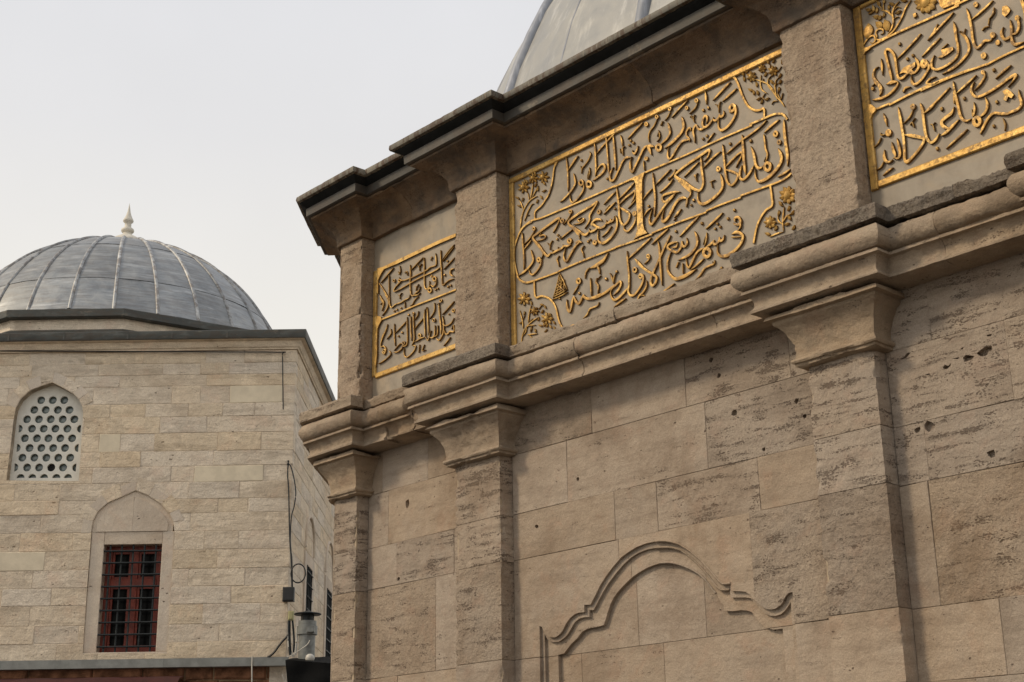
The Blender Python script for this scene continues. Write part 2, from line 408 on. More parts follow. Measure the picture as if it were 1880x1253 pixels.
def lead(name, ca, cb, rough=.5, metal=.35, streak=(14, 14, 1.2), rust=0.):
    m, t, b = newmat(name); v, rnd, src = coords(t, (1, 1, 1))
    sv = t.nodes.new('ShaderNodeMapping'); t.links.new(src, sv.inputs['Vector']); sv.inputs['Scale'].default_value = streak
    n = noise(t, v, 2.5, 7, .65, .4); s = noise(t, sv.outputs[0], 1., 5, .65)
    c = ramp(t, n, [(.3, ca), (.7, cb)])
    c = mix(t, vramp(t, s, .5, .75, 0, .5), c, tuple(min(1, x*1.7+.03) for x in cb))
    if rust:
        r = noise(t, sv.outputs[0], 1.9, 5, .7); c = mix(t, vramp(t, r, .47, .56, 0, rust), c, (.085, .05, .028))
        r2 = noise(t, sv.outputs[0], 1.3, 5, .7); c = mix(t, vramp(t, r2, .6, .66, 0, rust*.6), c, (.45, .38, .28))
    hs = N(t, 'ShaderNodeHueSaturation'); t.links.new(c, hs.inputs['Color']); t.links.new(vramp(t, rnd, 0, 1, .82, 1.15), hs.inputs['Value'])
    t.links.new(hs.outputs[0], b.inputs['Base Color']); b.inputs['Metallic'].default_value = metal
    t.links.new(vramp(t, n, .3, .7, rough-.08, rough+.12), b.inputs['Roughness'])
    bp = N(t, 'ShaderNodeBump', Strength=.5, Distance=.012); t.links.new(noise(t, v, 6, 5, .6), bp.inputs['Height']); t.links.new(bp.outputs[0], b.inputs['Normal'])
    return m
MT['lead'] = lead('dome_lead', (.20, .218, .235), (.37, .38, .385), streak=(.9, .9, 9), rust=.22)
MT['lead2'] = lead('pale_dome_lead', (.30, .30, .29), (.43, .42, .39), streak=(7, 7, .4), metal=.15)
MT['roll2'] = lead('blue_grey_roll', (.20, .215, .25), (.30, .315, .35), metal=.2)
MT['roll'] = lead('lead_roll', (.22, .235, .25), (.46, .46, .45), metal=.3, rust=.5, streak=(3, 3, 3))
MT['edge'] = lead('stained_eave_lead', (.07, .066, .052), (.24, .215, .17), metal=.1, rust=.95, streak=(9, 9, 1.2), rough=.6)
MT['fascia'] = lead('grey_eave_lead', (.05, .045, .038), (.09, .08, .066), metal=.1, rust=.3, streak=(2, 2, 2), rough=.6)
MT['under'] = plain('black_eave_underside', (.016, .017, .017), .8, var=.3, spec=.2)  # near-black colour over the whole eave underside
MT['eave2'] = lead('dark_roof_lead', (.05, .052, .048), (.10, .105, .097), metal=.2, rust=.3, streak=(2, 2, 6), rough=.6)
MT['white'] = plain('pale_marble_finial', (.62, .58, .50), .6, var=.12, nscale=9, bump=.002)
MT['lattice'] = plain('window_plaster', (.72, .70, .63), .85, var=.06, nscale=6, bump=.002, spec=.2)
MT['red'] = plain('red_painted_wood', (.20, .030, .013), .5, var=.3, nscale=7, bump=.002)
MT['iron'] = plain('black_iron', (.012, .016, .018), .5, .3, var=.3, nscale=30, bump=.001)
MT['black'] = plain('black_rubber', (.014, .014, .015), .55, var=.2, nscale=20, bump=.001)
MT['tarp'] = plain('black_sheet', (.004, .004, .004), .85, var=.3, nscale=3, bump=.01, spec=.12)
MT['zinc'] = plain('galvanised_steel', (.19, .195, .185), .5, .35, var=.25, nscale=8, bump=.002)
MT['gutter'] = plain('gutter_sheet', (.23, .235, .22), .55, .2, var=.18, nscale=5, bump=.003)
MT['palew'] = plain('off_white_plastic', (.55, .52, .46), .5, var=.1, bump=0)
MT['brick'] = plain('reddish_rubble', (.20, .10, .06), .95, var=.5, nscale=5, bump=.02, spec=.1)
MT['brick2'] = plain('brown_rubble', (.27, .19, .12), .95, var=.4, nscale=6, bump=.02, spec=.1)
MT['awning'] = plain('dark_red_awning', (.05, .009, .007), .7, var=.25, nscale=3, bump=.004)
def glass(name, c, rough=.12, bump=.02, spec=.8):
    m, t, b = newmat(name); v, rnd, src = coords(t, (1, 1, 1))
    n = noise(t, v, 9, 4, .6)
    t.links.new(mix(t, vramp(t, n, .35, .7), tuple(x*.7 for x in c), tuple(x*1.4 for x in c)), b.inputs['Base Color'])
    b.inputs['Roughness'].default_value = rough; b.inputs['Specular IOR Level'].default_value = spec
    bp = N(t, 'ShaderNodeBump', Strength=.5, Distance=bump); t.links.new(noise(t, v, 5, 3, .6), bp.inputs['Height']); t.links.new(bp.outputs[0], b.inputs['Normal'])
    return m
MT['glass'] = glass('dark_window_glass', (.004, .004, .004), .2, .004, .06)
MT['bottle'] = glass('bottle_glass', (.13, .16, .155), .1)
MT['hole'] = plain('dark_interior', (.01, .01, .01), .9, bump=0)
MT['paving'] = plain('stone_paving', (.085, .075, .066), .9, var=.2, nscale=1.5, bump=.004)
# ================================================================== THE GROUND
mb = MB(); mb.add([(-400, -400, 0), (400, -400, 0), (400, 400, 0), (-400, 400, 0)], [(0, 1, 2, 3)])
tag(mb.build('ground', MT['paving'], fix=False), kind='structure')

# ================================================================== THE DOMED FOUNTAIN HOUSE
Ll, Lr = -10.69, -10.346
Ml, Mr = -8.975, -8.421
Rl, Rr = -5.388, -4.878
X4 = -3.36; K2x = -3.02
YP, YW, YM = 7.5, 7.63, 7.652
fh = thing('fountain_house', 'weathered brown limestone fountain house with gilded inscription panels under a dark lead eave', 'fountain house', (-6.86, 12.3, 0))
NF = np.array([0, -1, 0.])
dS = np.array([-.7071, .7071]); dS2 = np.array([.7071, .7071])
K = np.array([Ll, YP]); K2 = np.array([K2x, YP])
tS = .13
# plan outline at the pilaster fronts, from the receding left side round to the receding right side
def outline():
    inn = -np.array([-.7071, -.7071])*tS; inn2 = -np.array([.7071, -.7071])*tS
    return [K+dS*5+inn, K+dS*.55+inn, K+dS*.55, K, (Lr, YP), (Lr, YW), (Ml, YW), (Ml, YP), (Mr, YP), (Mr, YW), (Rl, YW), (Rl, YP), (Rr, YP), (Rr, YW), (X4, YW), (X4, YP), K2, K2+dS2*.55, K2+dS2*.55+inn2, K2+dS2*5+inn2]
OUT = [np.array(p, float) for p in outline()]
def seg_normal(a, b):
    d = b-a; d = d/np.linalg.norm(d); return np.array([d[1], -d[0]])
def miter(path, i):
    ns = []
    if i > 0: ns.append(seg_normal(path[i-1], path[i]))
    if i < len(path)-1: ns.append(seg_normal(path[i], path[i+1]))
    if len(ns) == 1: return ns[0]
    n = ns[0]+ns[1]; return n/(n@ns[0])
def sweep(prof, path, i0, i1, name, mat, step=.03, amp=.004, chip=.0, seed=1, cut0=None, cut1=None, cap=True, smooth=38, dmg=None, plain=False):
    """run a moulding profile [(p, z)] along path[i0..i1]; cut0/cut1: x where a joint falls inside the end segments"""
    P = []; Mi = []
    for i in range(i0, i1):
        a, b = path[i], path[i+1]; ma, mb_ = miter(path, i), miter(path, i+1)
        if plain and i == i0: ma = seg_normal(a, b)
        if plain and i == i1-1: mb_ = seg_normal(a, b)
        s0, s1 = 0., 1.
        if i == i0 and cut0 is not None: s0 = (cut0-a[0])/(b[0]-a[0]); 
        if i == i1-1 and cut1 is not None: s1 = (cut1-a[0])/(b[0]-a[0])
        n = seg_normal(a, b); L = np.linalg.norm(b-a)
        k = max(1, round(L*(s1-s0)/step)); ts = np.linspace(s0, s1, k+1)
        if i > i0: ts = ts[1:]
        for t in ts:
            q = a+(b-a)*t
            # mitre only acts at the path's own corners
            if abs(t) < 1e-9: P.append(q); Mi.append(ma)
            elif abs(t-1) < 1e-9: P.append(q); Mi.append(mb_)
            else: P.append(q); Mi.append(n)
    # fine sampling near corners collides with the mitre: drop points whose offset overtakes the corner
    keep = []
    pm = max(p for p, z in prof)
    corners = [j for j, m in enumerate(Mi) if np.linalg.norm(m) > 1.01]
    for j, q in enumerate(P):
        ok = True
        if j not in corners:
            for c in corners:
                t_ = np.linalg.norm(q-P[c])
                m = Mi[c]; tan = abs(m@np.array([-Mi[j][1], Mi[j][0]]))*pm
                inner = (q-P[c])@m > -1e9 and ((q-P[c])@(m-Mi[j]*(m@Mi[j]))) > 0
                if inner and t_ < tan+.004 and abs((q-P[c])@Mi[j]) < 1e-6: ok = False
        if ok: keep.append(j)
    P = [P[j] for j in keep]; Mi = [Mi[j] for j in keep]
    V = []; Nn = []
    for q, m in zip(P, Mi):
        for p, z in prof: V.append((q[0]+m[0]*p, q[1]+m[1]*p, z)); Nn.append((m[0], m[1], 0))
    V = np.array(V); Nn = np.array(Nn); Nn /= np.linalg.norm(Nn, axis=1)[:, None]
    # profile normals for the wear
    pr = np.array(prof); tg = np.gradient(pr, axis=0); tg /= np.linalg.norm(tg, axis=1)[:, None]+1e-9
    pn = np.tile(np.stack([-tg[:, 1], tg[:, 0]], 1), (len(P), 1)); 
    if pn[:, 0].mean() < 0: pn = -pn
    D = Nn*pn[:, :1]; D[:, 2] = pn[:, 1]
    n = fbm(V, 7, 4, seed); g = fbm(V, 34, 3, seed+3); c = np.maximum(0, fbm(V, 4.2, 4, seed+7)-.12)
    off = -amp*np.abs(n)-amp*.8*g-chip*c-amp*2.2*np.maximum(0, fbm(V, 21, 3, seed+11)-.22)
    if dmg is not None: off = off-dmg(V)
    V = V+D*off[:, None]
    np_ = len(prof); mb = MB(); fs = []
    for i in range(len(P)-1):
        for k in range(np_-1): fs.append((i*np_+k, (i+1)*np_+k, (i+1)*np_+k+1, i*np_+k+1))
    if cap: fs += [tuple(range(np_)), tuple((len(P)-1)*np_+k for k in reversed(range(np_)))]
    mb.add(V, fs)
    return mb.build(name, mat, fh, smooth=smooth)
def dens(prof, st=.012):
    o = []
    for a, b in zip(prof[:-1], prof[1:]):
        n = max(1, int(math.hypot(b[0]-a[0], b[1]-a[1])/st))
        for k in range(n): o.append((a[0]+(b[0]-a[0])*k/n, a[1]+(b[1]-a[1])*k/n))
    o.append(prof[-1]); return o
def arc(cx, cz, r, a0, a1, n=8, rz=None):
    rz = rz or r
    return [(cx+r*math.cos(math.radians(a0+(a1-a0)*k/n)), cz+rz*math.sin(math.radians(a0+(a1-a0)*k/n))) for k in range(n+1)]
# lower entablature, profile offsets from the wall line; slab on top
SLAB = dens([(-.12, 5.215), (.26, 5.205), (.315, 5.185), (.325, 5.16), (.318, 5.085), (.27, 5.078), (-.12, 5.078)], .014)
MOULD = dens([(-.12, 5.076), (.245, 5.076)]+arc(.262, 4.992, .066, 92, -88, 10, .078)+[(.268, 4.912), (.282, 4.906), (.284, 4.885), (.252, 4.878)]+[(.238, 4.86), (.226, 4.83), (.224, 4.80), (.234, 4.782), (.246, 4.774), (.246, 4.756), (.20, 4.750), (-.12, 4.750)], .013)
NECK = dens([(-.12, 4.740), (.165, 4.740), (.182, 4.732), (.192, 4.706), (.192, 4.690), (.154, 4.684), (.152, 4.668), (.122, 4.638), (.094, 4.60), (.073, 4.555), (.060, 4.505), (.054, 4.465), (.056, 4.438), (.074, 4.430), (.080, 4.412), (.072, 4.398), (.058, 4.394), (.056, 4.378), (.035, 4.370), (-.12, 4.368)], .013)
P_ = OUT
xa = (Ml+Lr)/2
def dmg_left(V):                    # the broken stretch of roll moulding between the corner capital and the next one
    k = np.clip(1-np.abs(V[:, 0]-(-9.36))/.07, 0, 1)**.5*np.clip((V[:, 2]-4.86)/.03, 0, 1)
    return .075*k*(np.abs(V[:, 1]-7.4) < .25)
joints = [(-9.66, 'moulding_stone'), (-9.20, 'm')]
def run(prof, nm, mat, segs, **kw):
    for (i0, i1, c0, c1, sd, ch) in segs:
        sweep(prof, P_, i0, i1, nm, mat, cut0=c0, cut1=c1, seed=sd, chip=ch, dmg=dmg_left if sd in (22, 23) else None, **kw)
g = .002
SLABL = dens([(-.12, 5.200), (.20, 5.192), (.262, 5.176), (.272, 5.155), (.268, 5.088), (.25, 5.080), (-.12, 5.080)], .014)
run(SLAB, 'ledge_slab', MT['slab2'], [(0, 5, None, None, 1, .03)], amp=.006, step=.024)
sweep(SLABL, P_, 5, 6, 'ledge_slab', MT['slab2'], cut0=Lr+.005, cut1=Ml-.2, seed=12, amp=.012, chip=.10, step=.024)
sweep(SLAB, P_, 6, 9, 'ledge_slab', MT['slab'], seed=3, amp=.009, chip=.03, step=.02, plain=True)
SLABM = [(p*.93 if p > 0 else p, z-.004) for p, z in SLAB]
run(SLABM, 'ledge_slab', MT['slab2'], [(9, 10, Mr+.02, -6.95, 13, .04), (9, 10, -6.946, Rl-.2, 4, .05)], amp=.008, step=.024)
sweep(SLAB, P_, 10, 14, 'ledge_slab', MT['slab'], cut1=-4.1, seed=5, amp=.018, chip=.09, step=.018, plain=True)
run(SLAB, 'ledge_slab', MT['slab'], [(13, 19, -4.096, None, 6, .08)], amp=.018, step=.018)
run(MOULD, 'moulding_stone', MT['mould'], [(0, 6, None, -9.80, 21, .03), (5, 6, -9.797, -9.40, 22, .10), (5, 10, -9.396, -7.35, 23, .05), (9, 10, -7.347, -6.05, 24, .03), (9, 14, -6.047, -4.25, 25, .03), (13, 19, -4.247, None, 26, .03)], amp=.009, step=.024)
for i0, i1, sd in ((1, 5, 31), (6, 9, 32), (10, 13, 33), (14, 18, 34)):
    sweep(NECK, P_, i0, i1, 'capital', MT['mould'], step=.022, amp=.009, chip=.07 if i0 in (1, 6) else .04, seed=sd, plain=True)

# upper cornice: lip, deep cove, then the lead-dressed eave
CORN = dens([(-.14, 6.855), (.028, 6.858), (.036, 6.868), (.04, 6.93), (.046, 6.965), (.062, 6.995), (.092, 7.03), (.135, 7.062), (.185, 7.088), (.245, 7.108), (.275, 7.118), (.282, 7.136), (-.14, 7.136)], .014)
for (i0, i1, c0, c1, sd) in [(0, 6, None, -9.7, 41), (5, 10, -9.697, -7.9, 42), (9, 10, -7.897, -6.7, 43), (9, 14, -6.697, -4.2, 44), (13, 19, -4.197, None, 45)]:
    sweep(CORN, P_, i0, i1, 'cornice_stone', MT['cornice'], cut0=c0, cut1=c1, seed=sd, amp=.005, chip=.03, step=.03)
FASC = [(-.1, 7.137), (.305, 7.137), (.318, 7.145), (.322, 7.222), (-.1, 7.224)]
for (i0, i1, c0, c1, sd) in [(0, 6, None, None, 51), (6, 10, None, None, 52), (10, 19, None, None, 53)]:
    sweep(FASC, P_, i0, i1, 'eave_fascia', MT['fascia'], seed=sd, amp=.002, step=.12, smooth=None)
SOFF = [(-.1, 7.226), (.312, 7.226), (.372, 7.262), (.384, 7.275), (-.1, 7.30)]
for (i0, i1, sd) in [(0, 6, 54), (6, 10, 55), (10, 19, 56)]:
    sweep(SOFF, P_, i0, i1, 'eave_soffit', MT['under'], seed=sd, amp=.002, step=.12, smooth=None)
EDGE = dens([(.2, 7.277), (.392, 7.272), (.412, 7.280), (.418, 7.30), (.414, 7.332), (.400, 7.340), (.2, 7.375), (-.4, 7.47)], .05)
for (i0, i1, sd) in [(0, 6, 57), (6, 10, 58), (10, 19, 59)]:
    sweep(EDGE, P_, i0, i1, 'lead_eave_edge', MT['edge'], seed=sd, amp=.005, step=.05, cap=False)
# flat lead roof behind the eave
mb = MB(); rp = [tuple(p)+(7.46,) for p in OUT]; rp = [(p[0], p[1]+.3, 7.452) for p in rp]+[(1.5, 20, 7.452), (-15, 20, 7.452)]
mb.add(rp, [tuple(range(len(rp)))]); mb.build('roof', MT['edge'], fh)
# inner masonry seen only in the joints
mb = MB()
def cbox(mb, x0, x1, y0, y1, z0, z1): 
    mb.add([(x0, y0, z0), (x1, y0, z0), (x1, y1, z0), (x0, y1, z0), (x0, y0, z1), (x1, y0, z1), (x1, y1, z1), (x0, y1, z1)], [(0, 3, 2, 1), (4, 5, 6, 7), (0, 1, 5, 4), (1, 2, 6, 5), (2, 3, 7, 6), (3, 0, 4, 7)])
core = [(Ll+.08, 7.78), (K2x-.08, 7.78), (K2x-.08+3.4, 11.18), (K2x-.08+3.4, 16), (Ll+.08-3.4, 16), (Ll+.08-3.4, 11.18)]
FZ = Frame((0, 0, 0), (1, 0, 0), (0, 1, 0))
n_ = len(core); mb.add([(x, y, 0) for x, y in core]+[(x, y, 7.2) for x, y in core], [tuple(range(n_))[::-1], tuple(range(n_, 2*n_))]+[(i, (i+1) % n_, n_+(i+1) % n_, n_+i) for i in range(n_)])
mb.build('inner_wall', MT['core'], fh)
# ---- pilaster shafts: lower stones and the tall upper ones
FP = Frame((0, YP, 0), (1, 0, 0), (0, -1, 0))
ZJ = [0, .45, .9, 1.35, 1.9, 2.33, 2.765, 3.52, 3.885, 4.376]
def shaft(x0, x1, sd, amp, chip):
    for k in range(len(ZJ)-1):
        lo = ZJ[k] < 1.9
        b = grid_box(FP, x0+random.uniform(-.003, .003), x1+random.uniform(-.004, .004), ZJ[k]+.0022, ZJ[k+1]-.0022, random.uniform(-.003, .002), -.16, .12 if lo else .018, amp, chip, sd+k, .004)
        b.build('pilaster_stone', MT[{6: 'wallr', 7: 'wallp', 8: 'wallp'}.get(k, 'wall')], fh, smooth=42, weld=True)
shaft(Ml, Mr, 100, .003, .022); shaft(Rl, Rr, 120, .003, .018); shaft(X4, K2x, 140, .003, .02); shaft(Ll, Lr, 160, .004, .04)
for x0, x1, sd, chip in ((Ml, Mr, 200, .022), (Rl, Rr, 210, .02), (X4, K2x, 220, .02)):
    b = grid_box(FP, x0, x1, 5.19, 6.862, 0, -.16, .016, .005, chip, sd, .012); b.build('pilaster_stone', MT['pil'], fh, smooth=45, weld=True)
b = grid_box(FP, Ll, Lr, 5.19, 6.10, 0, -.17, .016, .010, .075, 230, .012); b.build('pilaster_stone', MT['pil'], fh, smooth=45, weld=True)
b = grid_box(FP, Ll, Lr, 6.105, 6.862, 0, -.17, .016, .007, .045, 233, .012); b.build('pilaster_stone', MT['pil'], fh, smooth=45, weld=True)
# folded half pilasters and plain walls on the two receding sides
for org, ax, nn in ((np.array([Ll, YP, 0]), np.array([-.7071, .7071, 0]), np.array([-.7071, -.7071, 0])), (np.array([K2x, YP, 0]), np.array([.7071, .7071, 0]), np.array([.7071, -.7071, 0]))):
    Fs = Frame(org, ax, nn)
    for k in range(len(ZJ)-1):
        for a0, a1, d in ((.0, .55, 0), (.552, 1.9, -.13), (1.904, 3.3, -.13), (3.304, 4.8, -.13)):
            mb = MB(); block(mb, Fs, a0, a1-.002, ZJ[k]+.002, ZJ[k+1]-.002, d, -.3, .006, .002); mb.build('wall_stone', MT['wall'], fh)
    for a0, a1, d in ((.0, .55, 0), (.552, 4.8, -.13)):
        mb = MB(); block(mb, Fs, a0, a1, 4.38, 6.86, d-.001, -.32, .006, .002); mb.build('wall_stone', MT['pil'], fh)
# ---- wall stones of the three bays, with the arched niche in the middle one
def px(pts, ox, oy, s, Y): return [tuple(bkY(ox+x/s, oy+y/s, Y)[[0, 2]]) for x, y in pts]
Y0, Y1, Y2, Y3 = 7.63, 7.655, 7.679, 7.711
def PX(lst, Y):
    o = []
    for ox, oy, s, pts in lst: o += px(pts, ox, oy, s, Y)
    return o
O1 = PX([(900, 860, 3.188, [(287, 1300), (287, 923), (300, 928), (318, 965), (345, 988), (375, 990)]), (980, 960, 6.267, [(262, 1310), (300, 1280), (330, 1240), (365, 1165), (410, 1100), (470, 1050), (520, 1034), (577, 1030), (577, 946), (648, 942), (700, 845), (760, 720), (820, 625), (905, 510), (1000, 402), (1090, 335), (1180, 280), (1290, 238), (1400, 215), (1480, 210), (1560, 218), (1640, 238), (1700, 262), (1800, 325)]), (1240, 1000, 7.23, [(230, 118), (330, 200), (400, 275), (480, 365), (550, 450), (610, 512), (650, 526), (733, 516), (735, 618), (850, 620), (930, 628), (990, 670), (1050, 740), (1120, 805), (1190, 850), (1260, 865), (1330, 850), (1390, 810), (1430, 760), (1460, 690), (1500, 645), (1556, 630)])], Y0)
O1[0] = (O1[1][0], .9); O1.append((O1[-1][0], .9))
O2 = PX([(900, 860, 3.188, [(318, 1300), (318, 970), (335, 1002), (365, 1018), (400, 1016)]), (980, 960, 6.267, [(345, 1330), (385, 1290), (425, 1225), (470, 1145), (520, 1105), (580, 1088), (640, 1086), (640, 1008), (688, 1005), (740, 905), (800, 790), (870, 680), (950, 575), (1040, 472), (1120, 400), (1200, 350), (1300, 310), (1400, 290), (1500, 284), (1600, 288), (1700, 320)]), (1240, 1000, 7.23, [(90, 85), (180, 150), (290, 250), (380, 345), (460, 440), (530, 530), (600, 600), (720, 600), (735, 706), (850, 704), (930, 702), (990, 712), (1050, 770), (1120, 850), (1190, 915), (1260, 945), (1330, 948), (1400, 925), (1460, 870), (1510, 800), (1530, 760)])], Y1)
O2[0] = (O2[1][0], .9); O2.append((O2[-1][0], .9))
O3 = PX([(900, 860, 3.188, [(398, 1300), (398, 1092), (432, 1084)]), (980, 960, 6.267, [(430, 1395), (500, 1330), (550, 1260), (610, 1222), (700, 1205), (800, 1180), (822, 1130), (845, 1050), (880, 940), (920, 860), (975, 785), (1030, 725), (1085, 670), (1150, 612), (1220, 565), (1300, 520), (1380, 488), (1450, 468), (1530, 460), (1600, 464), (1700, 490), (1800, 530)]), (1240, 1000, 7.23, [(270, 362), (330, 402), (400, 470), (470, 560), (540, 650), (600, 760), (640, 800), (645, 882), (760, 885), (870, 872), (950, 878), (1010, 895), (1050, 950), (1100, 1012), (1150, 1062), (1200, 1105), (1300, 1130), (1425, 1118)])], Y2)
O3[0] = (O3[1][0], .9); O3.append((O3[-1][0], .9))
def cutter(poly, y0, y1):
    mb = MB(); prism(mb, Frame((0, 0, 0), (1, 0, 0), (0, -1, 0)), poly, -y0, -y1); return mb.build('cutter', MT['core'])
cuts = [cutter(O1, 7.5, 7.9), cutter(O2, 7.5, 7.9), cutter(O3, 7.5, 7.9)]
mb = MB(); c0 = np.array(bkY(748, 925, 7.63)); rr = [.026, .03, .024, .032, .027, .03, .025]
prism(mb, Frame((0, 0, 0), (1, 0, 0), (0, -1, 0)), [(c0[0]+rr[k]*math.cos(k*.897), c0[2]+1.5*rr[k]*math.sin(k*.897)) for k in range(7)], -7.6, -7.67)
cuts.append(mb.build('cutter', MT['core']))
HB = [(9e9, 9e9, 9e9, 9e9)]*4
for hp in ([(1195, 695), (1320, 600), (1415, 590), (1420, 650), (1370, 665), (1350, 720), (1290, 745), (1230, 730)], [(1000, 760), (1040, 720), (1170, 735), (1120, 790), (1020, 825)], [(710, 900), (740, 860), (790, 880), (830, 835), (820, 880), (780, 920), (730, 930)], [(1340, 435), (1415, 415), (1410, 445), (1345, 455)], [(80, 780), (180, 770), (250, 690), (200, 690), (150, 755)], [(960, 640), (1010, 600), (1000, 640)], [(840, 775), (950, 750), (930, 780)], [(450, 1000), (540, 985), (500, 1010)]):
    pl = px(hp, 1640, 560, 7.833, 7.63)
    mb = MB(); prism(mb, Frame((0, 0, 0), (1, 0, 0), (0, -1, 0)), pl, -7.6, -7.669); cuts.append(mb.build('cutter', MT['core']))
    HB.append((min(p[0] for p in pl), max(p[0] for p in pl), min(p[1] for p in pl), max(p[1] for p in pl)))
for hx, hy, hr in ((985, 967, 3.2), (1348, 757, 4.5), (1402, 825, 2.6), (1320, 690, 3), (1706, 783, 6), (1820, 833, 4.5), (1060, 880, 3), (1462, 737, 3.5), (1477, 764, 3), (1238, 1087, 3), (1306, 662, 3.5), (732, 1063, 3), (1684, 790, 4)):
    c_ = bkY(hx, hy, 7.63); pl = []
    for k in range(7):
        r_ = hr*.0056*random.uniform(.7, 1.2); pl.append((c_[0]+r_*math.cos(k*.897)*1.15, c_[2]+r_*math.sin(k*.897)))
    mb = MB(); prism(mb, Frame((0, 0, 0), (1, 0, 0), (0, -1, 0)), pl, -7.6, -7.662); cuts.append(mb.build('cutter', MT['core']))
    HB.append((min(p[0] for p in pl), max(p[0] for p in pl), min(p[1] for p in pl), max(p[1] for p in pl)))
def stone_kind(x, z):
    for a0, a1, b0, b1, m in ((-6.9, -5.9, 3.5, 3.9, 'wallp'), (-6.4, -5.3, 3.9, 4.4, 'wallp'), (-9.95, -8.9, 3.5, 3.9, 'wallp'), (-10.4, -9.3, 2.7, 3.54, 'wallr'), (-4.9, -3.3, 3.5, 4.8, 'wallp'), (-4.7, -3.3, 2.7, 3.52, 'wallr'), (-6.05, -5.3, 2.7, 3.54, 'wallr'), (-6.6, -5.5, 4.385, 4.9, 'wallp'), (-8.5, -7.5, 4.385, 4.9, 'wallr')):
        if a0 < x < a1 and b0 < z < b1: return MT[m]
    return MT['wall']
def rows_stone(x0, x1, z0, z1, ks, lo=False, name='wall_stone'):
    mb = MB(); f = random.uniform(-.0025, .0015)
    block(mb, FA, x0+random.choice((.0002, .0006, .0012)), x1-random.choice((.0002, .0006, .0012)), z0+random.choice((.0002, .0008, .0020)), z1-random.choice((.0002, .0008, .0020)), f, -.075, .0028, .0022)
    o = mb.build(name, stone_kind((x0+x1)/2, (z0+z1)/2), fh)
    for k in list(ks)+[i for i, b in enumerate(HB) if b[0] < x1-.01 and b[1] > x0+.01 and b[2] < z1-.01 and b[3] > z0+.01 and i > 2]: o = cut(o, [cuts[k]]) if o is not None else None
    return o
rowsM = [(4.385, 4.80, [-7.506, -6.55, -5.62]), (3.90, 4.385, [-7.79, -6.384]), (3.535, 3.90, [-7.3, -6.876, -5.95]), (2.765, 3.535, [-7.275, -6.05]), (2.33, 2.765, [-7.6, -6.6]), (1.9, 2.33, [-7.9, -5.6]), (.9, 1.9, [-7.4, -6.2]), (0, .9, [-7.9, -6.9, -5.9])]
for z0, z1, js in rowsM:
    xs = [Mr+.002]+js+[Rl-.002]
    for a, b in zip(xs[:-1], xs[1:]): rows_stone(a, b, z0, z1, [0] if z0 < 3.6 else [])
for z0, z1, js in [(4.385, 4.80, [-10.147, -9.5]), (3.90, 4.385, [-10.051]), (3.535, 3.90, [-9.926, -9.15]), (2.765, 3.535, [-9.387]), (2.33, 2.765, [-9.9]), (1.9, 2.33, [-9.5]), (.9, 1.9, [-9.8]), (0, .9, [-9.5])]:
    xs = [Lr+.002]+js+[Ml-.002]
    for a, b in zip(xs[:-1], xs[1:]): rows_stone(a, b, z0, z1, [3] if z0 == 3.90 else [])
for z0, z1, js in [(4.375, 4.80, [-4.54]), (3.88, 4.375, [-4.05]), (3.51, 3.88, [-4.66, -3.8]), (2.76, 3.51, [-4.675]), (2.33, 2.76, [-4.3]), (1.9, 2.33, [-4.5]), (.9, 1.9, [-4.1]), (0, .9, [-4.3])]:
    xs = [Rr+.002]+js+[X4-.002]
    for a, b in zip(xs[:-1], xs[1:]): rows_stone(a, b, z0, z1, [])
# niche: two recessed bands and the field, each in its own stones
def plate(x0, x1, z0, z1, y0, y1, ks, name):
    mb = MB(); block(mb, Frame((0, y0, 0), (1, 0, 0), (0, -1, 0)), x0+.001, x1-.001, z0+.0012, z1-.0012, 0, -(y1-y0), .002, .0)
    o = mb.build(name, MT['wall'], fh)
    for k in ks: o = cut(o, [cuts[k]]) if o is not None else None
bx0, bx1 = O1[0][0]-.01, O1[-1][0]+.01
for z0, z1, js in [(2.765, 3.5, [-7.2, -6.5]), (2.33, 2.765, [-7.5]), (1.9, 2.33, []), (.89, 1.9, [-7.0])]:
    xs = [bx0]+js+[bx1]
    for a, b in zip(xs[:-1], xs[1:]): plate(a, b, z0, z1, Y1, Y1+.03, [1], 'niche_moulding')
    for a, b in zip(xs[:-1], xs[1:]): plate(a, b, z0, z1, Y2, Y2+.03, [2], 'niche_moulding')
for z0, z1, js in [(2.765, 3.5, [-7.183, -6.548]), (2.33, 2.765, [-7.77, -6.95]), (1.9, 2.33, [-7.2]), (.89, 1.9, [-6.8])]:
    xs = [bx0]+js+[bx1]
    for a, b in zip(xs[:-1], xs[1:]): plate(a, b, z0, z1, Y3, Y3+.05, [], 'niche_stone')
for poly, yy_ in ((O1, Y0), (O2, Y1), (O3, Y2)):      # bead added along the descending limb so its edge shows light and dark
    ap = max(range(len(poly)), key=lambda i: poly[i][1]); limb = [p for p in poly[ap:] if p[1] > 3.04][:14]
    mb = MB(); tube(mb, [(x, yy_-.002, z) for x, z in limb], .0085, 6, smooth=2); mb.build('added_niche_bead', MT['wall'], fh, smooth=60)
for c in cuts: bpy.data.objects.remove(c)
mb = MB()
for x0, x1 in ((Lr, Ml), (Rr, X4)): cbox(mb, x0+.001, x1-.001, 7.671, 7.775, 0, 4.78)
cbox(mb, Mr+.001, O1[0][0]-.02, 7.671, 7.775, 0, 4.78); cbox(mb, O1[-1][0]+.02, Rl-.001, 7.671, 7.775, 0, 4.78); cbox(mb, O1[0][0]-.02, O1[-1][0]+.02, 7.671, 7.775, 3.515, 4.78)
mb.build('mortar', MT['mortar'], fh)
mb = MB()                      # mortar inside the pilasters
for x0, x1 in ((Ml, Mr), (Rl, Rr), (X4, K2x), (Ll, Lr)): cbox(mb, x0+.012, x1-.012, 7.512, 7.7, 0, 4.37)
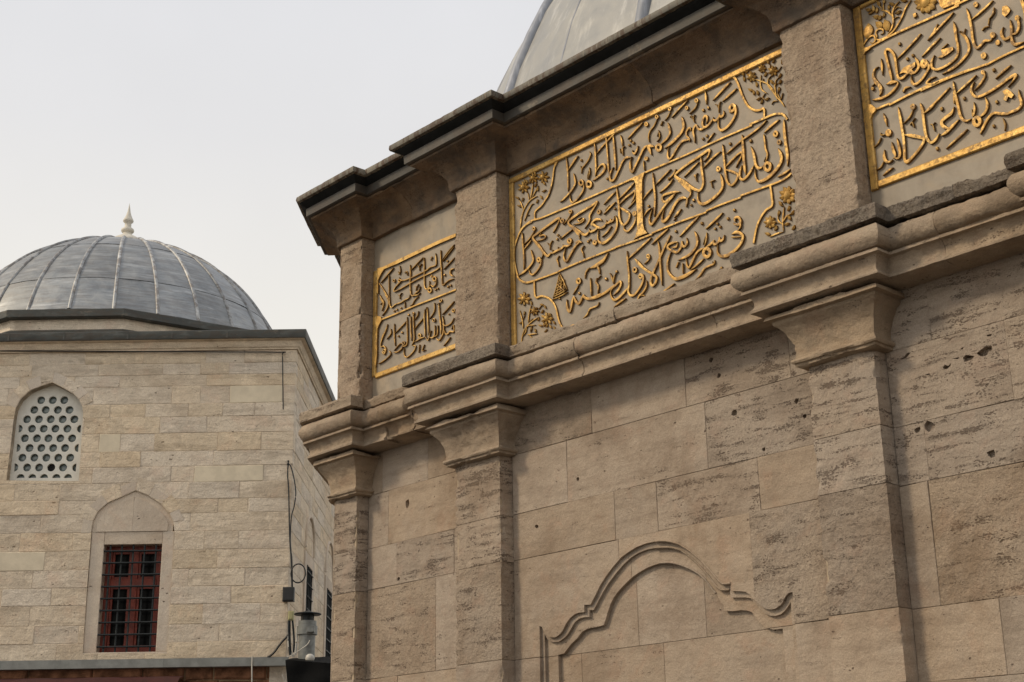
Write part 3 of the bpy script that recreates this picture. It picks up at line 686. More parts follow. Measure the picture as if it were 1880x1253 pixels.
mb.build('mortar', MT['mortar'], fh)
# ---- dome: lead sheets between rolls
DC = np.array([-6.9, 13.5, 6.15]); DR = 6.06
def dome_sheets(parent, c, R, n, off, rings, mat, roll, rr, amp=.012, nsub=5, top=None):
    for i in range(n):
        a0 = off+2*math.pi*i/n; a1 = off+2*math.pi*(i+1)/n
        for j in range(len(rings)-1):
            e0, e1 = rings[j], rings[j+1]; mb = MB(); vs = []
            r_ = R+.004*(len(rings)-j)+random.uniform(-.003, .003)
            for p in range(nsub+1):
                for q in range(nsub+1):
                    e = e0+(e1-e0)*p/nsub; a = a0+(a1-a0)*q/nsub
                    rad = r_+amp*math.sin(math.pi*q/nsub)*.5+random.uniform(-1, 1)*amp*.25+(.012 if p == 0 else 0)
                    vs.append((c[0]+rad*math.cos(e)*math.cos(a), c[1]+rad*math.cos(e)*math.sin(a), c[2]+rad*math.sin(e)))
            mb.add(vs, [(p*(nsub+1)+q, p*(nsub+1)+q+1, (p+1)*(nsub+1)+q+1, (p+1)*(nsub+1)+q) for p in range(nsub) for q in range(nsub)])
            mb.build('lead_sheet', mat, parent, smooth=60)
        mb = MB(); es = np.linspace(rings[0], rings[-1], 22)
        tube(mb, [(c[0]+(R+.02)*math.cos(e)*math.cos(a0), c[1]+(R+.02)*math.cos(e)*math.sin(a0), c[2]+(R+.02)*math.sin(e)) for e in es], rr, 8, smooth=0)
        mb.build('lead_roll', roll, parent, smooth=60)
dome_sheets(fh, DC, DR, 18, math.radians(-131.7+3), [math.radians(x) for x in (12.5, 46, 64, 79, 88)], MT['lead2'], MT['roll2'], .06)

for i in range(18):                 # thin welts between the rolls
    a0 = math.radians(-131.7+3)+2*math.pi*(i+.5)/18; mb = MB()
    tube(mb, [(DC[0]+(DR+.012)*math.cos(e)*math.cos(a0), DC[1]+(DR+.012)*math.cos(e)*math.sin(a0), DC[2]+(DR+.012)*math.sin(e)) for e in np.linspace(math.radians(12.5), math.radians(86), 22)], .016, 6, smooth=0)
    mb.build('lead_welt', MT['roll2'], fh, smooth=60)
# ---- gilded inscription panels: marble slabs with raised strokes, traced and laid on the real slab
def panel(name, label, x0, x1, z0=5.16, z1=6.90):
    mb = MB(); block(mb, Frame((0, YM, 0), (1, 0, 0), (0, -1, 0)), x0, x1, z0, z1, 0, -.06, .002, 0)
    o = mb.build(name, MT['marble'], fh); o['label'] = label; return o
PL = panel('inscription_panel', 'small left marble panel with two lines of gilded script below a blank strip', Lr+.001, Ml-.001)
PM = panel('inscription_panel', 'large middle marble panel with three lines of gilded script and gilded flowers in its corners', Mr+.001, Rl-.001)
PR = panel('inscription_panel', 'right marble panel with two lines of gilded script under a gilded flower scroll', Rr+.001, X4-.001)
REG = dict(A=(1280, 110, 9.4), B=(1180, 150, 9.4), C=(1020, 220, 9.4), D=(930, 290, 9.4), E=(1280, 210, 9.4), F=(1160, 270, 9.4), G=(1060, 310, 9.4), H=(930, 380, 9.4),
           I=(1280, 320, 9.4), J=(1190, 390, 9.4), K=(1080, 430, 9.4), L=(930, 500, 9.4), P=(680, 430, 10.444), Q=(680, 540, 10.444),
           U=(1560, 0, 9.4), V=(1580, 60, 9.4), W=(1580, 190, 9.4), X=(1690, 0, 9.868), Y=(1690, 120, 9.868))
YF = YM-.016
KW = .0046
def pts_of(reg, pts):
    ox, oy, s = REG[reg]; o = []
    for p in pts:
        q = bkY(ox+p[0]/s, oy+p[1]/s, YF); o.append((q[0], q[2]))
    return o
def ribbon(mb, P, W, h=.018, ends='t', closed=False, ridge=.0015, n=5):
    """raised stroke on the slab: P in (x, z), W widths in metres"""
    Q = catmull([(*p, w_) for p, w_ in zip(P, W)], n, closed)
    xy = np.array([q[:2] for q in Q]); wd = np.array([max(.002, q[2]) for q in Q])
    if not closed:
        L = np.concatenate([[0], np.cumsum(np.hypot(*np.diff(xy, axis=0).T))]); T = L[-1]+1e-9
        if ends == 't': wd = wd*np.minimum(1, .35+L/(.035)*.65)*np.minimum(1, .25+(T-L)/.05*.75)
        if ends == 'l': wd = wd*np.sin(np.clip(L/T, .03, .97)*math.pi)**.7
    nn = len(xy); vs = []; fs = []
    jit = random.uniform(-.0012, .0012)
    for i in range(nn):
        a = xy[(i-1) % nn] if closed else xy[max(i-1, 0)]; b = xy[(i+1) % nn] if closed else xy[min(i+1, nn-1)]
        t = b-a; t = t/(np.hypot(*t)+1e-12); s = np.array([-t[1], t[0]]); hw = wd[i]/2
        for k, (f, d) in enumerate(((-1, 0), (-.8, h), (0, h+ridge), (.8, h), (1, 0))):
            p = xy[i]+s*hw*f; dd = d+jit if d else -.004
            vs.append((p[0], YM-dd, p[1]))
    m = nn if closed else nn-1; sides = []
    for i in range(m):
        j = (i+1) % nn
        for k in range(4): (sides if k in (0, 3) else fs).append((i*5+k, j*5+k, j*5+k+1, i*5+k+1))
    if not closed: sides += [(0, 1, 2, 3, 4), ((nn-1)*5+4, (nn-1)*5+3, (nn-1)*5+2, (nn-1)*5+1, (nn-1)*5)]
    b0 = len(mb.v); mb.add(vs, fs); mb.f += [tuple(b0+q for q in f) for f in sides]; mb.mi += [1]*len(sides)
cur = {'panel': PM, 'mb': None}
def emit(mb, name):
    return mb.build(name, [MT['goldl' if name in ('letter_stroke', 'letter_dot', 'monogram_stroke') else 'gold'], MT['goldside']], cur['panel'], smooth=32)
def T(reg, w_, *pts, ends='t', h=.018, name='letter_stroke', closed=False, ridge=.0015):
    ws = [(p[2] if len(p) > 2 else w_)*(.8 if reg in 'PQ' and name == 'letter_stroke' else 1) for p in pts]; s = REG[reg][2]
    mb = cur['mb'] or MB()
    ribbon(mb, pts_of(reg, pts), [x/s*KW for x in ws], h, ends, closed, ridge)
    if cur['mb'] is None: emit(mb, name)
def RG(reg, x, y, r, w_=28, **k):              # closed loop
    a = [(x+r*.85*math.cos(t), y+r*1.1*math.sin(t)) for t in np.linspace(0, 2*math.pi, 8, endpoint=False)]
    T(reg, w_, *a, closed=True, **k)
def DT(reg, x, y, s_=52, name='letter_dot'):    # lozenge dot
    q = s_*.5; mb = cur['mb'] or MB(); pl = pts_of(reg, [(x-q*.75, y-q*.35), (x+q*.35, y-q), (x+q*.75, y+q*.35), (x-q*.35, y+q)])
    F_ = Frame((0, YM, 0), (1, 0, 0), (0, -1, 0)); ca = sum(p[0] for p in pl)/4; cz = sum(p[1] for p in pl)/4
    vs = [F_.p(a, z, -.003) for a, z in pl]+[F_.p(ca+(a-ca)*.8, cz+(z-cz)*.8, .017) for a, z in pl]+[F_.p(ca, cz, .021)]
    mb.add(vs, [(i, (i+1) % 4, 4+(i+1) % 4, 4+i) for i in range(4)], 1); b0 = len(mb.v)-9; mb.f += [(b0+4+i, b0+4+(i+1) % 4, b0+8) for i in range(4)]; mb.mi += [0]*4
    if cur['mb'] is None: emit(mb, name)
def POLY(reg, pts, h=.02, name='frame_band'):
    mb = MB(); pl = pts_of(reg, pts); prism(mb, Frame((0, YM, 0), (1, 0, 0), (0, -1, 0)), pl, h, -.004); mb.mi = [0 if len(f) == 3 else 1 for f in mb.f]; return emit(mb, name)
def LF(reg, x, y, l, ang, wd=26):               # leaf
    a = math.radians(ang); c, s_ = math.cos(a), math.sin(a)
    T(reg, wd, (x-c*l/2, y-s_*l/2), (x, y), (x+c*l/2, y+s_*l/2), ends='l', h=.012, ridge=.009)
def RO(reg, x, y, r, n=7, a0=0.):               # flower head
    for k in range(n):
        a = a0+2*math.pi*k/n; LF(reg, x+math.cos(a)*r*.72, y+math.sin(a)*r*.78, r*.85, math.degrees(a), r*.62)
    mb = cur['mb']; c = pts_of(reg, [(x, y)])[0]; R_ = r*.5/9.4*KW
    vs = []; fs = []
    for i, (f, d) in enumerate(((1, .008), (.92, .022), (.6, .032), (.25, .036))):
        for k in range(10): vs.append((c[0]+R_*f*math.cos(k*.628), YM-d, c[1]+R_*1.15*f*math.sin(k*.628)))
    for i in range(3):
        for k in range(10): fs.append((i*10+k, i*10+(k+1) % 10, i*10+10+(k+1) % 10, i*10+10+k))
    fs.append(tuple(range(30, 40))); mb.add(vs, fs)
def spray_start(): cur['mb'] = MB()
def spray_end(): emit(cur['mb'], 'gilded_flower_spray'); cur['mb'] = None
FRK = dict(name='frame_line', ends='s', h=.014)

# ======== middle panel
cur['panel'] = PM
def zband(x0, x1, z0, z1, h=.022, name='frame_band'):
    mb = MB(); block(mb, Frame((0, YM, 0), (1, 0, 0), (0, -1, 0)), x0, x1, z0, z1, h, -.004, .006, .0015); return emit(mb, name)
zband(Mr+.012, Rl-.004, 6.776, 6.824)
zband(Mr+.012, Mr+.062, 5.215, 6.775)
zband(Rl-.055, Rl-.004, 5.215, 6.771)
# cartouche outlines
T('C', 42, (160, 575), (100, 620), (60, 650), (20, 715), (-18, 800), **FRK)
T('D', 36, (870, 30), (830, 120), (805, 230), (795, 330), (770, 470), (715, 640), (650, 745), (590, 830), (487, 930), (482, 1060), **FRK)
T('D', 36, (240, 1240), (330, 1150), (430, 1085), (600, 1035), (900, 910), (1300, 740), (1880, 480), **FRK)
T('C', 36, (1010, 1160), (1340, 1010), (1560, 905), (1880, 765), **FRK)
T('B', 34, (370, 1210), (850, 1010), (1300, 820), (1880, 560), **FRK) if False else None
T('B', 34, (376, 1424), (830, 1225), (1300, 1005), (1880, 755), **FRK)
T('A', 40, (900, 1115), (1150, 1010), (1290, 950), (1390, 930), (1480, 945), (1545, 1030), **FRK)
T('A', 42, (1147, 1010), (1145, 850), (1060, 872), (975, 868), (880, 805), (810, 700), (750, 560), (705, 430), (655, 330), (590, 275), (510, 262), **FRK)
T('H', 40, (430, 258), (340, 300), (245, 400), (170, 560), (128, 740), (130, 930), (160, 1100), (185, 1190), **FRK)
T('L', 42, (172, 60), (225, 135), (330, 180), (462, 150), **FRK)
T('L', 36, (455, 155), (880, 0), **FRK)
T('H', 36, (880, 1120), (1200, 975), (1880, 705), **FRK)
T('K', 36, (465, 230), (800, 115), (1100, 0), **FRK)
T('J', 34, (60, 360), (500, 180), (1000, 0), **FRK)
T('F', 34, (1280, 1105), (1500, 1010), (1880, 870), **FRK)
T('I', 36, (740, 375), (1000, 280), (1240, 195), (1430, 120), (1545, 50), (1625, -20), **FRK)
T('I', 40, (1255, 200), (1280, 380), (1288, 540), (1185, 618), (1090, 750), (1020, 920), (965, 1195), **FRK)
T('L', 40, (472, 165), (490, 425), (600, 412), (720, 450), (800, 530), (850, 640), (885, 800), (930, 920), (995, 1000), **FRK)
POLY('G', [(900, 205), (965, 175), (1080, 110), (1170, 62), (1150, 110), (1125, 200), (1122, 400), (1128, 700), (1140, 960), (1160, 1050), (1215, 1112), (1090, 1160), (975, 1222), (1010, 1170), (1040, 1060), (1038, 800), (1022, 500), (1012, 260), (985, 200)], .022, 'frame_divider')
# --- first line
T('B', 52, (1495, 515), (1555, 505), (1590, 440, 60), (1545, 400), (1500, 450), (1510, 500), ends='s')
T('B', 46, (1560, 400), (1600, 470), (1598, 560), (1560, 650), (1490, 750, 50), (1400, 825, 52), (1340, 840), (1305, 790, 34), (1300, 700, 22), (1312, 600, 18))
T('B', 42, (1392, 500, 24), (1395, 565), (1350, 612), (1320, 570, 25), (1318, 600), (1270, 668), (1222, 668), (1212, 610, 22))
T('B', 44, (1215, 640), (1175, 700), (1120, 765), (1070, 790), (1035, 770), (1030, 690), (1060, 610), (1098, 598), (1112, 660), (1095, 730, 30))
T('B', 40, (1080, 780), (1020, 825), (960, 820), (920, 760), (888, 790), (868, 860), (880, 930), (892, 1010), (898, 1062, 25))
T('B', 36, (825, 850), (815, 800), (780, 820), (750, 880), (755, 940), (800, 985), (808, 1040))
T('B', 40, (820, 1000), (745, 1012), (675, 1040), (615, 1110), (560, 1195), (510, 1285), (458, 1340), (428, 1290), (432, 1200, 28), (448, 1120, 18))
T('B', 56, (670, 605, 34), (690, 690), (704, 780), (665, 880), (590, 970), (485, 1070), (375, 1155, 30))
T('B', 48, (430, 712, 30), (455, 800), (468, 885), (430, 965), (360, 1035), (300, 1095))
RG('B', 272, 1140, 48, 52)
T('B', 22, (270, 840), (290, 920), (282, 985), (240, 1040)); T('B', 18, (268, 880), (245, 950))
T('C', 60, (1700, 470, 34), (1640, 455), (1600, 470), (1625, 540, 60), (1650, 610, 48))
T('C', 46, (1600, 440), (1530, 490), (1480, 580), (1430, 690), (1370, 810), (1322, 905), (1290, 850), (1285, 730, 30), (1315, 640, 22))
T('C', 38, (1420, 450, 24), (1400, 530), (1360, 590, 46), (1325, 560, 34), (1330, 525, 24))
T('C', 44, (1300, 650), (1215, 655), (1155, 720), (1105, 830), (1055, 940), (1005, 1035), (950, 1055), (930, 975), (960, 880), (995, 820, 24))
DT('C', 1290, 362, 56); DT('C', 1337, 400, 58); DT('C', 1265, 440, 52)
T('C', 36, (1118, 265, 20), (1140, 370), (1150, 460)); T('C', 30, (1190, 460), (1150, 500), (1160, 620)); T('C', 30, (1110, 500), (1120, 580))
T('C', 46, (992, 270, 28), (1005, 450), (1020, 650), (1038, 880, 22))
T('C', 32, (1048, 190), (985, 270), (875, 390), (790, 480), (695, 600))
T('C', 34, (868, 285), (882, 450), (898, 660), (912, 860), (930, 960))
T('C', 40, (668, 395, 22), (678, 520), (688, 700), (692, 860), (682, 980))
T('C', 46, (640, 1052), (710, 1000), (795, 930), (845, 850, 52), (835, 780), (785, 780, 34), (725, 850, 26), (690, 930, 20))
RG('C', 575, 1118, 46, 48)
T('C', 24, (580, 825), (585, 930), (555, 1030)); T('C', 20, (570, 880), (548, 980), (550, 1030))
RG('C', 437, 1090, 40, 40)
T('C', 26, (580, 550), (600, 600), (560, 700), (495, 790), (455, 840), (440, 930)); T('C', 30, (430, 800), (445, 860))
T('C', 38, (178, 640, 20), (190, 760), (205, 900), (210, 1100), (212, 1240, 24))
T('C', 46, (385, 625), (320, 710), (212, 880, 34)); DT('C', 436, 700, 52)
T('D', 42, (1155, 270, 30), (1175, 370), (1182, 450), (1125, 555), (1055, 640, 40), (970, 725), (915, 765, 24))
T('D', 36, (1335, 455), (1322, 560), (1265, 655), (1195, 738), (1130, 775), (1098, 720, 26), (1095, 630, 18))
T('B', 40, (1508, 10), (1370, 150), (1205, 330)); T('B', 40, (1620, 120), (1500, 225), (1370, 345))
T('B', 44, (1078, 165, 20), (1088, 270), (1098, 400, 20)); DT('B', 1040, 495, 66); DT('B', 1125, 455, 66)
RG('B', 925, 330, 26, 30); T('B', 24, (945, 370), (900, 460), (800, 560)); RG('B', 755, 458, 22, 28)
T('B', 30, (775, 325), (650, 450), (495, 625)); RG('B', 465, 472, 24, 28); T('B', 24, (472, 520), (425, 615), (375, 675))
T('B', 40, (345, 680), (300, 760)); T('B', 30, (325, 690), (330, 750)); RG('B', 242, 612, 24, 28); T('B', 26, (245, 650), (190, 765), (120, 860), (95, 960), (110, 1050)); RG('B', 60, 740, 24, 30)
T('B', 22, (1250, 400), (1275, 400), (1310, 470)); T('B', 24, (1348, 345), (1315, 400), (1312, 540)); T('B', 24, (812, 620), (840, 595), (858, 650)); T('B', 24, (895, 570), (870, 640), (895, 715))
T('B', 28, (1232, 880), (1170, 960), (1105, 1055)); DT('B', 1100, 938, 62); DT('B', 1032, 988, 60)
T('C', 36, (1505, 50), (1370, 190), (1240, 340)); RG('C', 1560, 80, 26, 30); RG('C', 1560, 670, 22, 34); T('C', 26, (1520, 710), (1518, 770), (1532, 880)); DT('C', 885, 1020, 52)
# --- second line
T('E', 56, (1495, 90, 30), (1500, 280), (1525, 500), (1555, 700), (1555, 900, 28)); T('E', 42, (1412, 95), (1290, 190), (1148, 325))
T('E', 32, (1195, 105), (1060, 240), (900, 362), (735, 480), (500, 690)); T('E', 40, (1605, 950), (1500, 1020), (1385, 1085))
T('E', 58, (1395, 590, 30), (1440, 690), (1452, 800), (1385, 930), (1260, 1065, 64), (1140, 1145, 56), (1050, 1160, 44), (1005, 1080, 30), (1000, 940, 20))
RG('E', 1350, 340, 36, 40); RG('E', 1410, 485, 28, 30)
RG('E', 1212, 905, 60, 56); T('E', 34, (1145, 345), (1160, 450), (1175, 590), (1205, 680), (1195, 780), (1170, 850)); T('E', 30, (1185, 740), (1150, 820))
T('E', 50, (925, 555, 26), (975, 700), (1005, 860), (1050, 930), (1110, 920), (1150, 880))
T('E', 52, (772, 355, 30), (788, 550), (800, 750), (818, 950), (838, 1050, 24)); DT('E', 915, 460, 74)
T('E', 42, (438, 520, 24), (455, 700), (475, 900), (492, 1050), (520, 1175), (590, 1228), (665, 1160), (700, 1070), (690, 1035), (600, 990), (485, 960))
T('E', 36, (490, 910), (600, 792), (700, 695), (765, 660), (765, 720, 26), (712, 820), (668, 925, 18))
T('E', 46, (770, 880, 20), (738, 980), (730, 1080), (775, 1132), (850, 1085), (925, 980), (985, 870, 30)); RG('E', 368, 945, 30, 32); DT('E', 560, 510, 66)
T('F', 50, (1530, 470, 30), (1562, 600), (1558, 710), (1485, 815), (1375, 910, 56), (1265, 978, 56), (1180, 980), (1138, 900, 34), (1145, 775, 22))
T('F', 48, (1188, 165, 24), (1198, 350), (1218, 500), (1228, 630), (1192, 730), (1135, 752), (1010, 690, 60), (895, 605, 66), (745, 500, 50), (850, 385, 44), (1000, 272), (1170, 160), (1325, 55, 52), (1330, 120, 34), (1290, 200, 28), (1235, 260, 20))
POLY('F', [(790, 590), (870, 600), (1010, 700), (1000, 785), (930, 730)], .017, 'letter_stroke')
T('F', 38, (1530, 80), (1400, 182), (1230, 365)); T('F', 32, (1155, 262), (1050, 360), (895, 525)); DT('F', 1085, 500, 66); T('F', 26, (1130, 450), (1100, 520), (1120, 600))
T('F', 30, (1340, 610), (1380, 590), (1430, 570)); T('F', 34, (1365, 610), (1390, 710)); RG('F', 1492, 385, 32, 34)
T('F', 34, (1020, 735), (1010, 830), (965, 900)); T('F', 62, (960, 880), (945, 960), (935, 1040)); T('F', 56, (940, 890), (865, 880), (790, 930), (735, 1010), (680, 1115), (630, 1210, 54), (575, 1270, 60), (530, 1290, 44), (522, 1210, 28), (560, 1060, 18))
DT('F', 1060, 920, 66); DT('F', 1018, 1005, 48)
T('G', 44, (1770, 400, 30), (1640, 412), (1490, 460), (1462, 530), (1515, 580), (1600, 510), (1700, 420)); T('G', 46, (1690, 430), (1600, 530), (1500, 650), (1420, 765), (1340, 885), (1272, 965, 52), (1238, 900, 34), (1262, 780, 24), (1310, 660, 18))
T('G', 32, (1610, 10), (1480, 140), (1345, 285)); T('G', 30, (1700, 5), (1660, 90), (1560, 200)); T('G', 34, (1650, 180), (1560, 295), (1415, 420)); DT('G', 1570, 165, 44)
T('G', 44, (1298, 70, 22), (1312, 250), (1335, 450), (1335, 640), (1325, 835, 20)); T('G', 34, (1290, 345), (1200, 435), (1135, 535)); DT('G', 1222, 645, 56); T('G', 36, (1275, 680), (1200, 735), (1148, 825))
T('G', 40, (1790, 695), (1720, 780, 50), (1665, 850)); DT('G', 1715, 790, 60); T('G', 22, (1700, 850), (1655, 900))
T('G', 44, (672, 320, 22), (692, 480), (715, 650), (722, 830), (755, 935), (800, 972), (868, 910), (900, 815), (882, 765), (805, 715), (722, 660))
T('G', 38, (722, 620), (820, 512), (915, 440), (990, 385), (990, 450, 24), (955, 545), (930, 600)); T('G', 34, (992, 235), (850, 390), (712, 530)); T('G', 26, (1022, 515), (950, 600), (868, 690))
RG('G', 985, 775, 26, 44); T('G', 38, (1012, 820), (990, 920), (930, 1020), (862, 1082), (805, 1055), (800, 985))
T('G', 36, (665, 390), (560, 490), (450, 622)); T('G', 34, (655, 575), (560, 670), (450, 790)); T('G', 26, (480, 720), (560, 630)); DT('G', 640, 690, 56); RG('G', 368, 745, 26, 34)
T('H', 44, (1880, 150, 24), (1908, 260), (1892, 380), (1845, 470), (1770, 560, 50), (1680, 622, 56), (1610, 620), (1572, 550, 34), (1582, 400, 22))
T('H', 46, (1860, 160, 24), (1845, 220), (1800, 255), (1790, 210, 24), (1790, 250), (1730, 285), (1720, 230, 22))
T('H', 46, (1730, 270), (1680, 340), (1620, 365), (1560, 350), (1500, 310), (1465, 300), (1530, 225), (1615, 220), (1640, 250)); T('H', 42, (1575, 365), (1500, 415), (1440, 430), (1425, 370, 24))
T('H', 48, (1430, 420), (1385, 470), (1335, 485), (1260, 430), (1170, 370, 56), (1075, 305), (1080, 240), (1200, 150), (1350, 50), (1500, -40), (1555, -85), (1540, -30, 30), (1460, 95), (1430, 160, 44), (1428, 240, 34), (1345, 380, 18))
POLY('H', [(1120, 360), (1180, 350), (1260, 440), (1260, 500), (1215, 480)], .017, 'letter_stroke')
T('H', 34, (1245, 470), (1260, 560)); T('H', 62, (1190, 625), (1240, 600), (1300, 620)); T('H', 44, (1265, 620), (1210, 655), (1150, 740), (1095, 840), (1040, 932), (1000, 925), (985, 830, 30), (1025, 690, 18))
RG('H', 1082, 592, 34, 44); T('H', 40, (1110, 650), (1050, 680), (990, 680), (950, 720), (900, 745), (850, 768), (790, 800), (750, 790)); T('H', 24, (970, 650), (975, 690)); T('H', 24, (885, 690), (890, 750)); T('H', 24, (790, 740), (795, 790))
T('H', 50, (770, 790), (705, 850), (640, 790), (560, 680, 58), (450, 540, 46), (520, 470), (650, 372), (800, 262), (900, 195), (905, 240, 28), (860, 340, 24), (825, 400), (800, 450, 36))
DT('H', 880, 490, 52); DT('H', 915, 525, 50); DT('H', 865, 560, 50); T('H', 24, (788, 580), (750, 650), (745, 745)); T('H', 22, (700, 620), (735, 670)); RG('H', 960, 245, 28, 32); RG('H', 1100, 85, 24, 28); T('H', 24, (1108, 130), (1045, 230), (975, 315))
T('H', 32, (1142, 385), (1040, 460), (925, 560)); T('H', 26, (1290, 185), (1222, 225), (1265, 255), (1325, 205), (1325, 240), (1260, 285), (1145, 305)); T('H', 26, (600, 445), (565, 510), (630, 488), (672, 510), (640, 555), (525, 592))
T('H', 38, (268, 445, 22), (275, 600), (290, 760), (298, 940), (295, 1090, 20)); RG('H', 470, 380, 24, 30); T('H', 26, (478, 420), (400, 545), (300, 650)); T('H', 38, (425, 580), (295, 745))
T('H', 46, (420, 745, 24), (450, 860), (455, 940), (390, 1040), (300, 1125), (200, 1195, 30)); RG('H', 552, 915, 30, 42); T('H', 36, (600, 900), (580, 1010), (530, 1095), (460, 1165), (410, 1162), (385, 1080, 24)); T('H', 20, (605, 740), (622, 830), (595, 900))
T('H', 30, (905, 845), (868, 910), (885, 960), (905, 1040)); T('H', 28, (1335, 670), (1290, 740), (1315, 800), (1330, 880)); DT('H', 1400, 600, 60); DT('H', 1435, 570, 46); RG('H', 1520, 620, 28, 44); T('H', 28, (1808, 335), (1740, 430), (1640, 525))
# --- third line
T('J', 46, (1500, 165), (1490, 110), (1550, 85), (1590, 140), (1580, 200), (1500, 215), (1470, 180)); T('J', 38, (1585, 150), (1590, 250), (1540, 325))
T('J', 50, (1440, 385, 30), (1520, 345, 56), (1600, 370), (1635, 420), (1615, 510), (1555, 600), (1460, 690, 56), (1340, 755, 60), (1240, 750), (1195, 690, 36), (1195, 560, 22)); T('J', 26, (1430, 432), (1605, 425))
DT('J', 1370, 110, 66); DT('I', 635, 620, 66); DT('J', 1190, 200, 56); DT('J', 1150, 285, 56); DT('J', 1235, 252, 58); T('J', 40, (1285, 10), (1150, 140), (990, 292)); DT('J', 918, 190, 66); T('J', 40, (872, 70), (700, 245), (538, 425)); T('J', 40, (345, 285), (200, 412), (55, 558)); DT('J', 470, 330, 60)
T('J', 46, (1312, 390, 22), (1290, 470), (1240, 495), (1225, 430, 22), (1230, 480), (1180, 540), (1135, 550), (1125, 480, 22), (1120, 510), (1060, 565), (980, 615)); RG('J', 1012, 700, 66, 62)
T('J', 30, (1005, 350), (1000, 470), (965, 600)); T('J', 18, (985, 420), (945, 560)); T('J', 42, (960, 620), (870, 665), (805, 750), (750, 870), (702, 955), (665, 915, 34), (650, 780, 20))
T('J', 50, (800, 330, 32), (838, 430), (845, 540), (790, 650), (690, 750), (510, 832, 28)); T('J', 44, (660, 440, 22), (668, 530), (630, 590), (590, 575), (580, 500, 22), (575, 570), (545, 640), (490, 692), (420, 672), (335, 620), (350, 565), (440, 520), (510, 515)); T('J', 40, (505, 530), (480, 600), (400, 610))
T('J', 44, (395, 685, 24), (348, 790, 34), (328, 900), (342, 1020), (405, 1110, 50), (480, 1152, 60), (600, 1115, 66), (720, 1050, 60), (830, 980, 24)); T('J', 62, (520, 855), (478, 960)); T('J', 28, (595, 880), (600, 1065)); T('J', 32, (960, 800), (840, 910), (725, 1000)); T('J', 34, (1142, 825), (1130, 890), (1040, 932), (965, 975), (895, 1080), (800, 1185, 20)); T('J', 26, (1105, 850), (1120, 900)); DT('J', 1260, 960, 60); T('J', 34, (1235, 980), (1205, 1060))
T('K', 44, (1203, 120, 22), (1230, 300), (1238, 470), (1252, 680), (1272, 890, 20)); T('K', 46, (1415, 20), (1330, 195), (1240, 395), (1160, 570), (1085, 750), (1078, 855), (1112, 892), (1165, 830), (1175, 745), (1100, 690), (960, 595), (870, 510, 60), (800, 425))
T('K', 54, (865, 745), (890, 700), (935, 720), (905, 765), (870, 745)); T('K', 42, (935, 700), (950, 760), (930, 850), (880, 945), (800, 1045), (730, 1062), (690, 1000), (700, 880, 40), (700, 700), (680, 500), (665, 290, 24)); T('K', 40, (1082, 65), (900, 230), (695, 425)); RG('K', 1030, 385, 26, 30); T('K', 32, (1065, 400), (1030, 455), (960, 520)); RG('K', 800, 620, 34, 36)
T('K', 36, (1002, 800, 20), (1000, 900), (940, 1010), (870, 1080), (848, 1180)); T('K', 26, (900, 1070), (955, 1060), (985, 1110)); T('K', 36, (1485, 855), (1350, 955), (1198, 1075)); T('K', 36, (645, 1110), (540, 1180), (440, 1265))
T('K', 46, (680, 935), (600, 1025), (520, 1105), (445, 1140), (395, 1085, 34), (388, 985, 22), (460, 890, 34), (545, 820), (560, 880), (510, 975), (430, 1065, 22)); T('K', 52, (520, 850), (400, 930), (270, 1025), (130, 1095), (0, 1130))
DT('K', 482, 650, 64); T('K', 28, (470, 680), (440, 760), (432, 860)); T('K', 32, (370, 675), (410, 765), (432, 860)); DT('K', 300, 775, 66)
T('K', 62, (345, 325, 24), (265, 450), (200, 500, 78), (110, 560), (20, 595, 28)); T('K', 48, (150, 540), (185, 620), (195, 695)); T('K', 36, (150, 755), (130, 830), (170, 900), (160, 1030)); T('K', 24, (212, 715), (150, 790)); T('K', 30, (35, 760), (42, 900), (50, 1070))
T('L', 50, (1640, 370), (1510, 440, 60), (1400, 460), (1340, 430), (1325, 395, 24), (1285, 480), (1240, 545), (1190, 500), (1160, 430, 28), (1130, 520), (1105, 640), (1080, 682), (1042, 600), (1038, 470, 20)); T('H', 34, (1430, 1050), (1365, 1130), (1350, 1240))
RG('L', 1240, 155, 36, 44); T('L', 28, (1240, 225), (1195, 300), (1140, 390)); DT('L', 1250, 365, 60); T('L', 30, (1592, 515), (1570, 575), (1490, 612), (1430, 640), (1385, 730), (1315, 805)); T('L', 46, (1095, 930), (1230, 905))
for a, b in (((785, 475), (1050, 345)), ((800, 430), (1040, 300)), ((815, 390), (1030, 265)), ((830, 340), (1010, 225)), ((840, 290), (1000, 180)), ((860, 240), (985, 140)), ((870, 190), (960, 100)), ((885, 140), (945, 60)), ((912, 15), (800, 455)), ((912, 15), (1040, 300)), ((925, 50), (850, 440)), ((940, 70), (920, 400)), ((985, 120), (985, 370)), ((860, 200), (1010, 340))): T('L', 20, a, ((a[0]+b[0])/2+8, (a[1]+b[1])/2+6), b, name='monogram_stroke')
DT('L', 910, 458, 40)
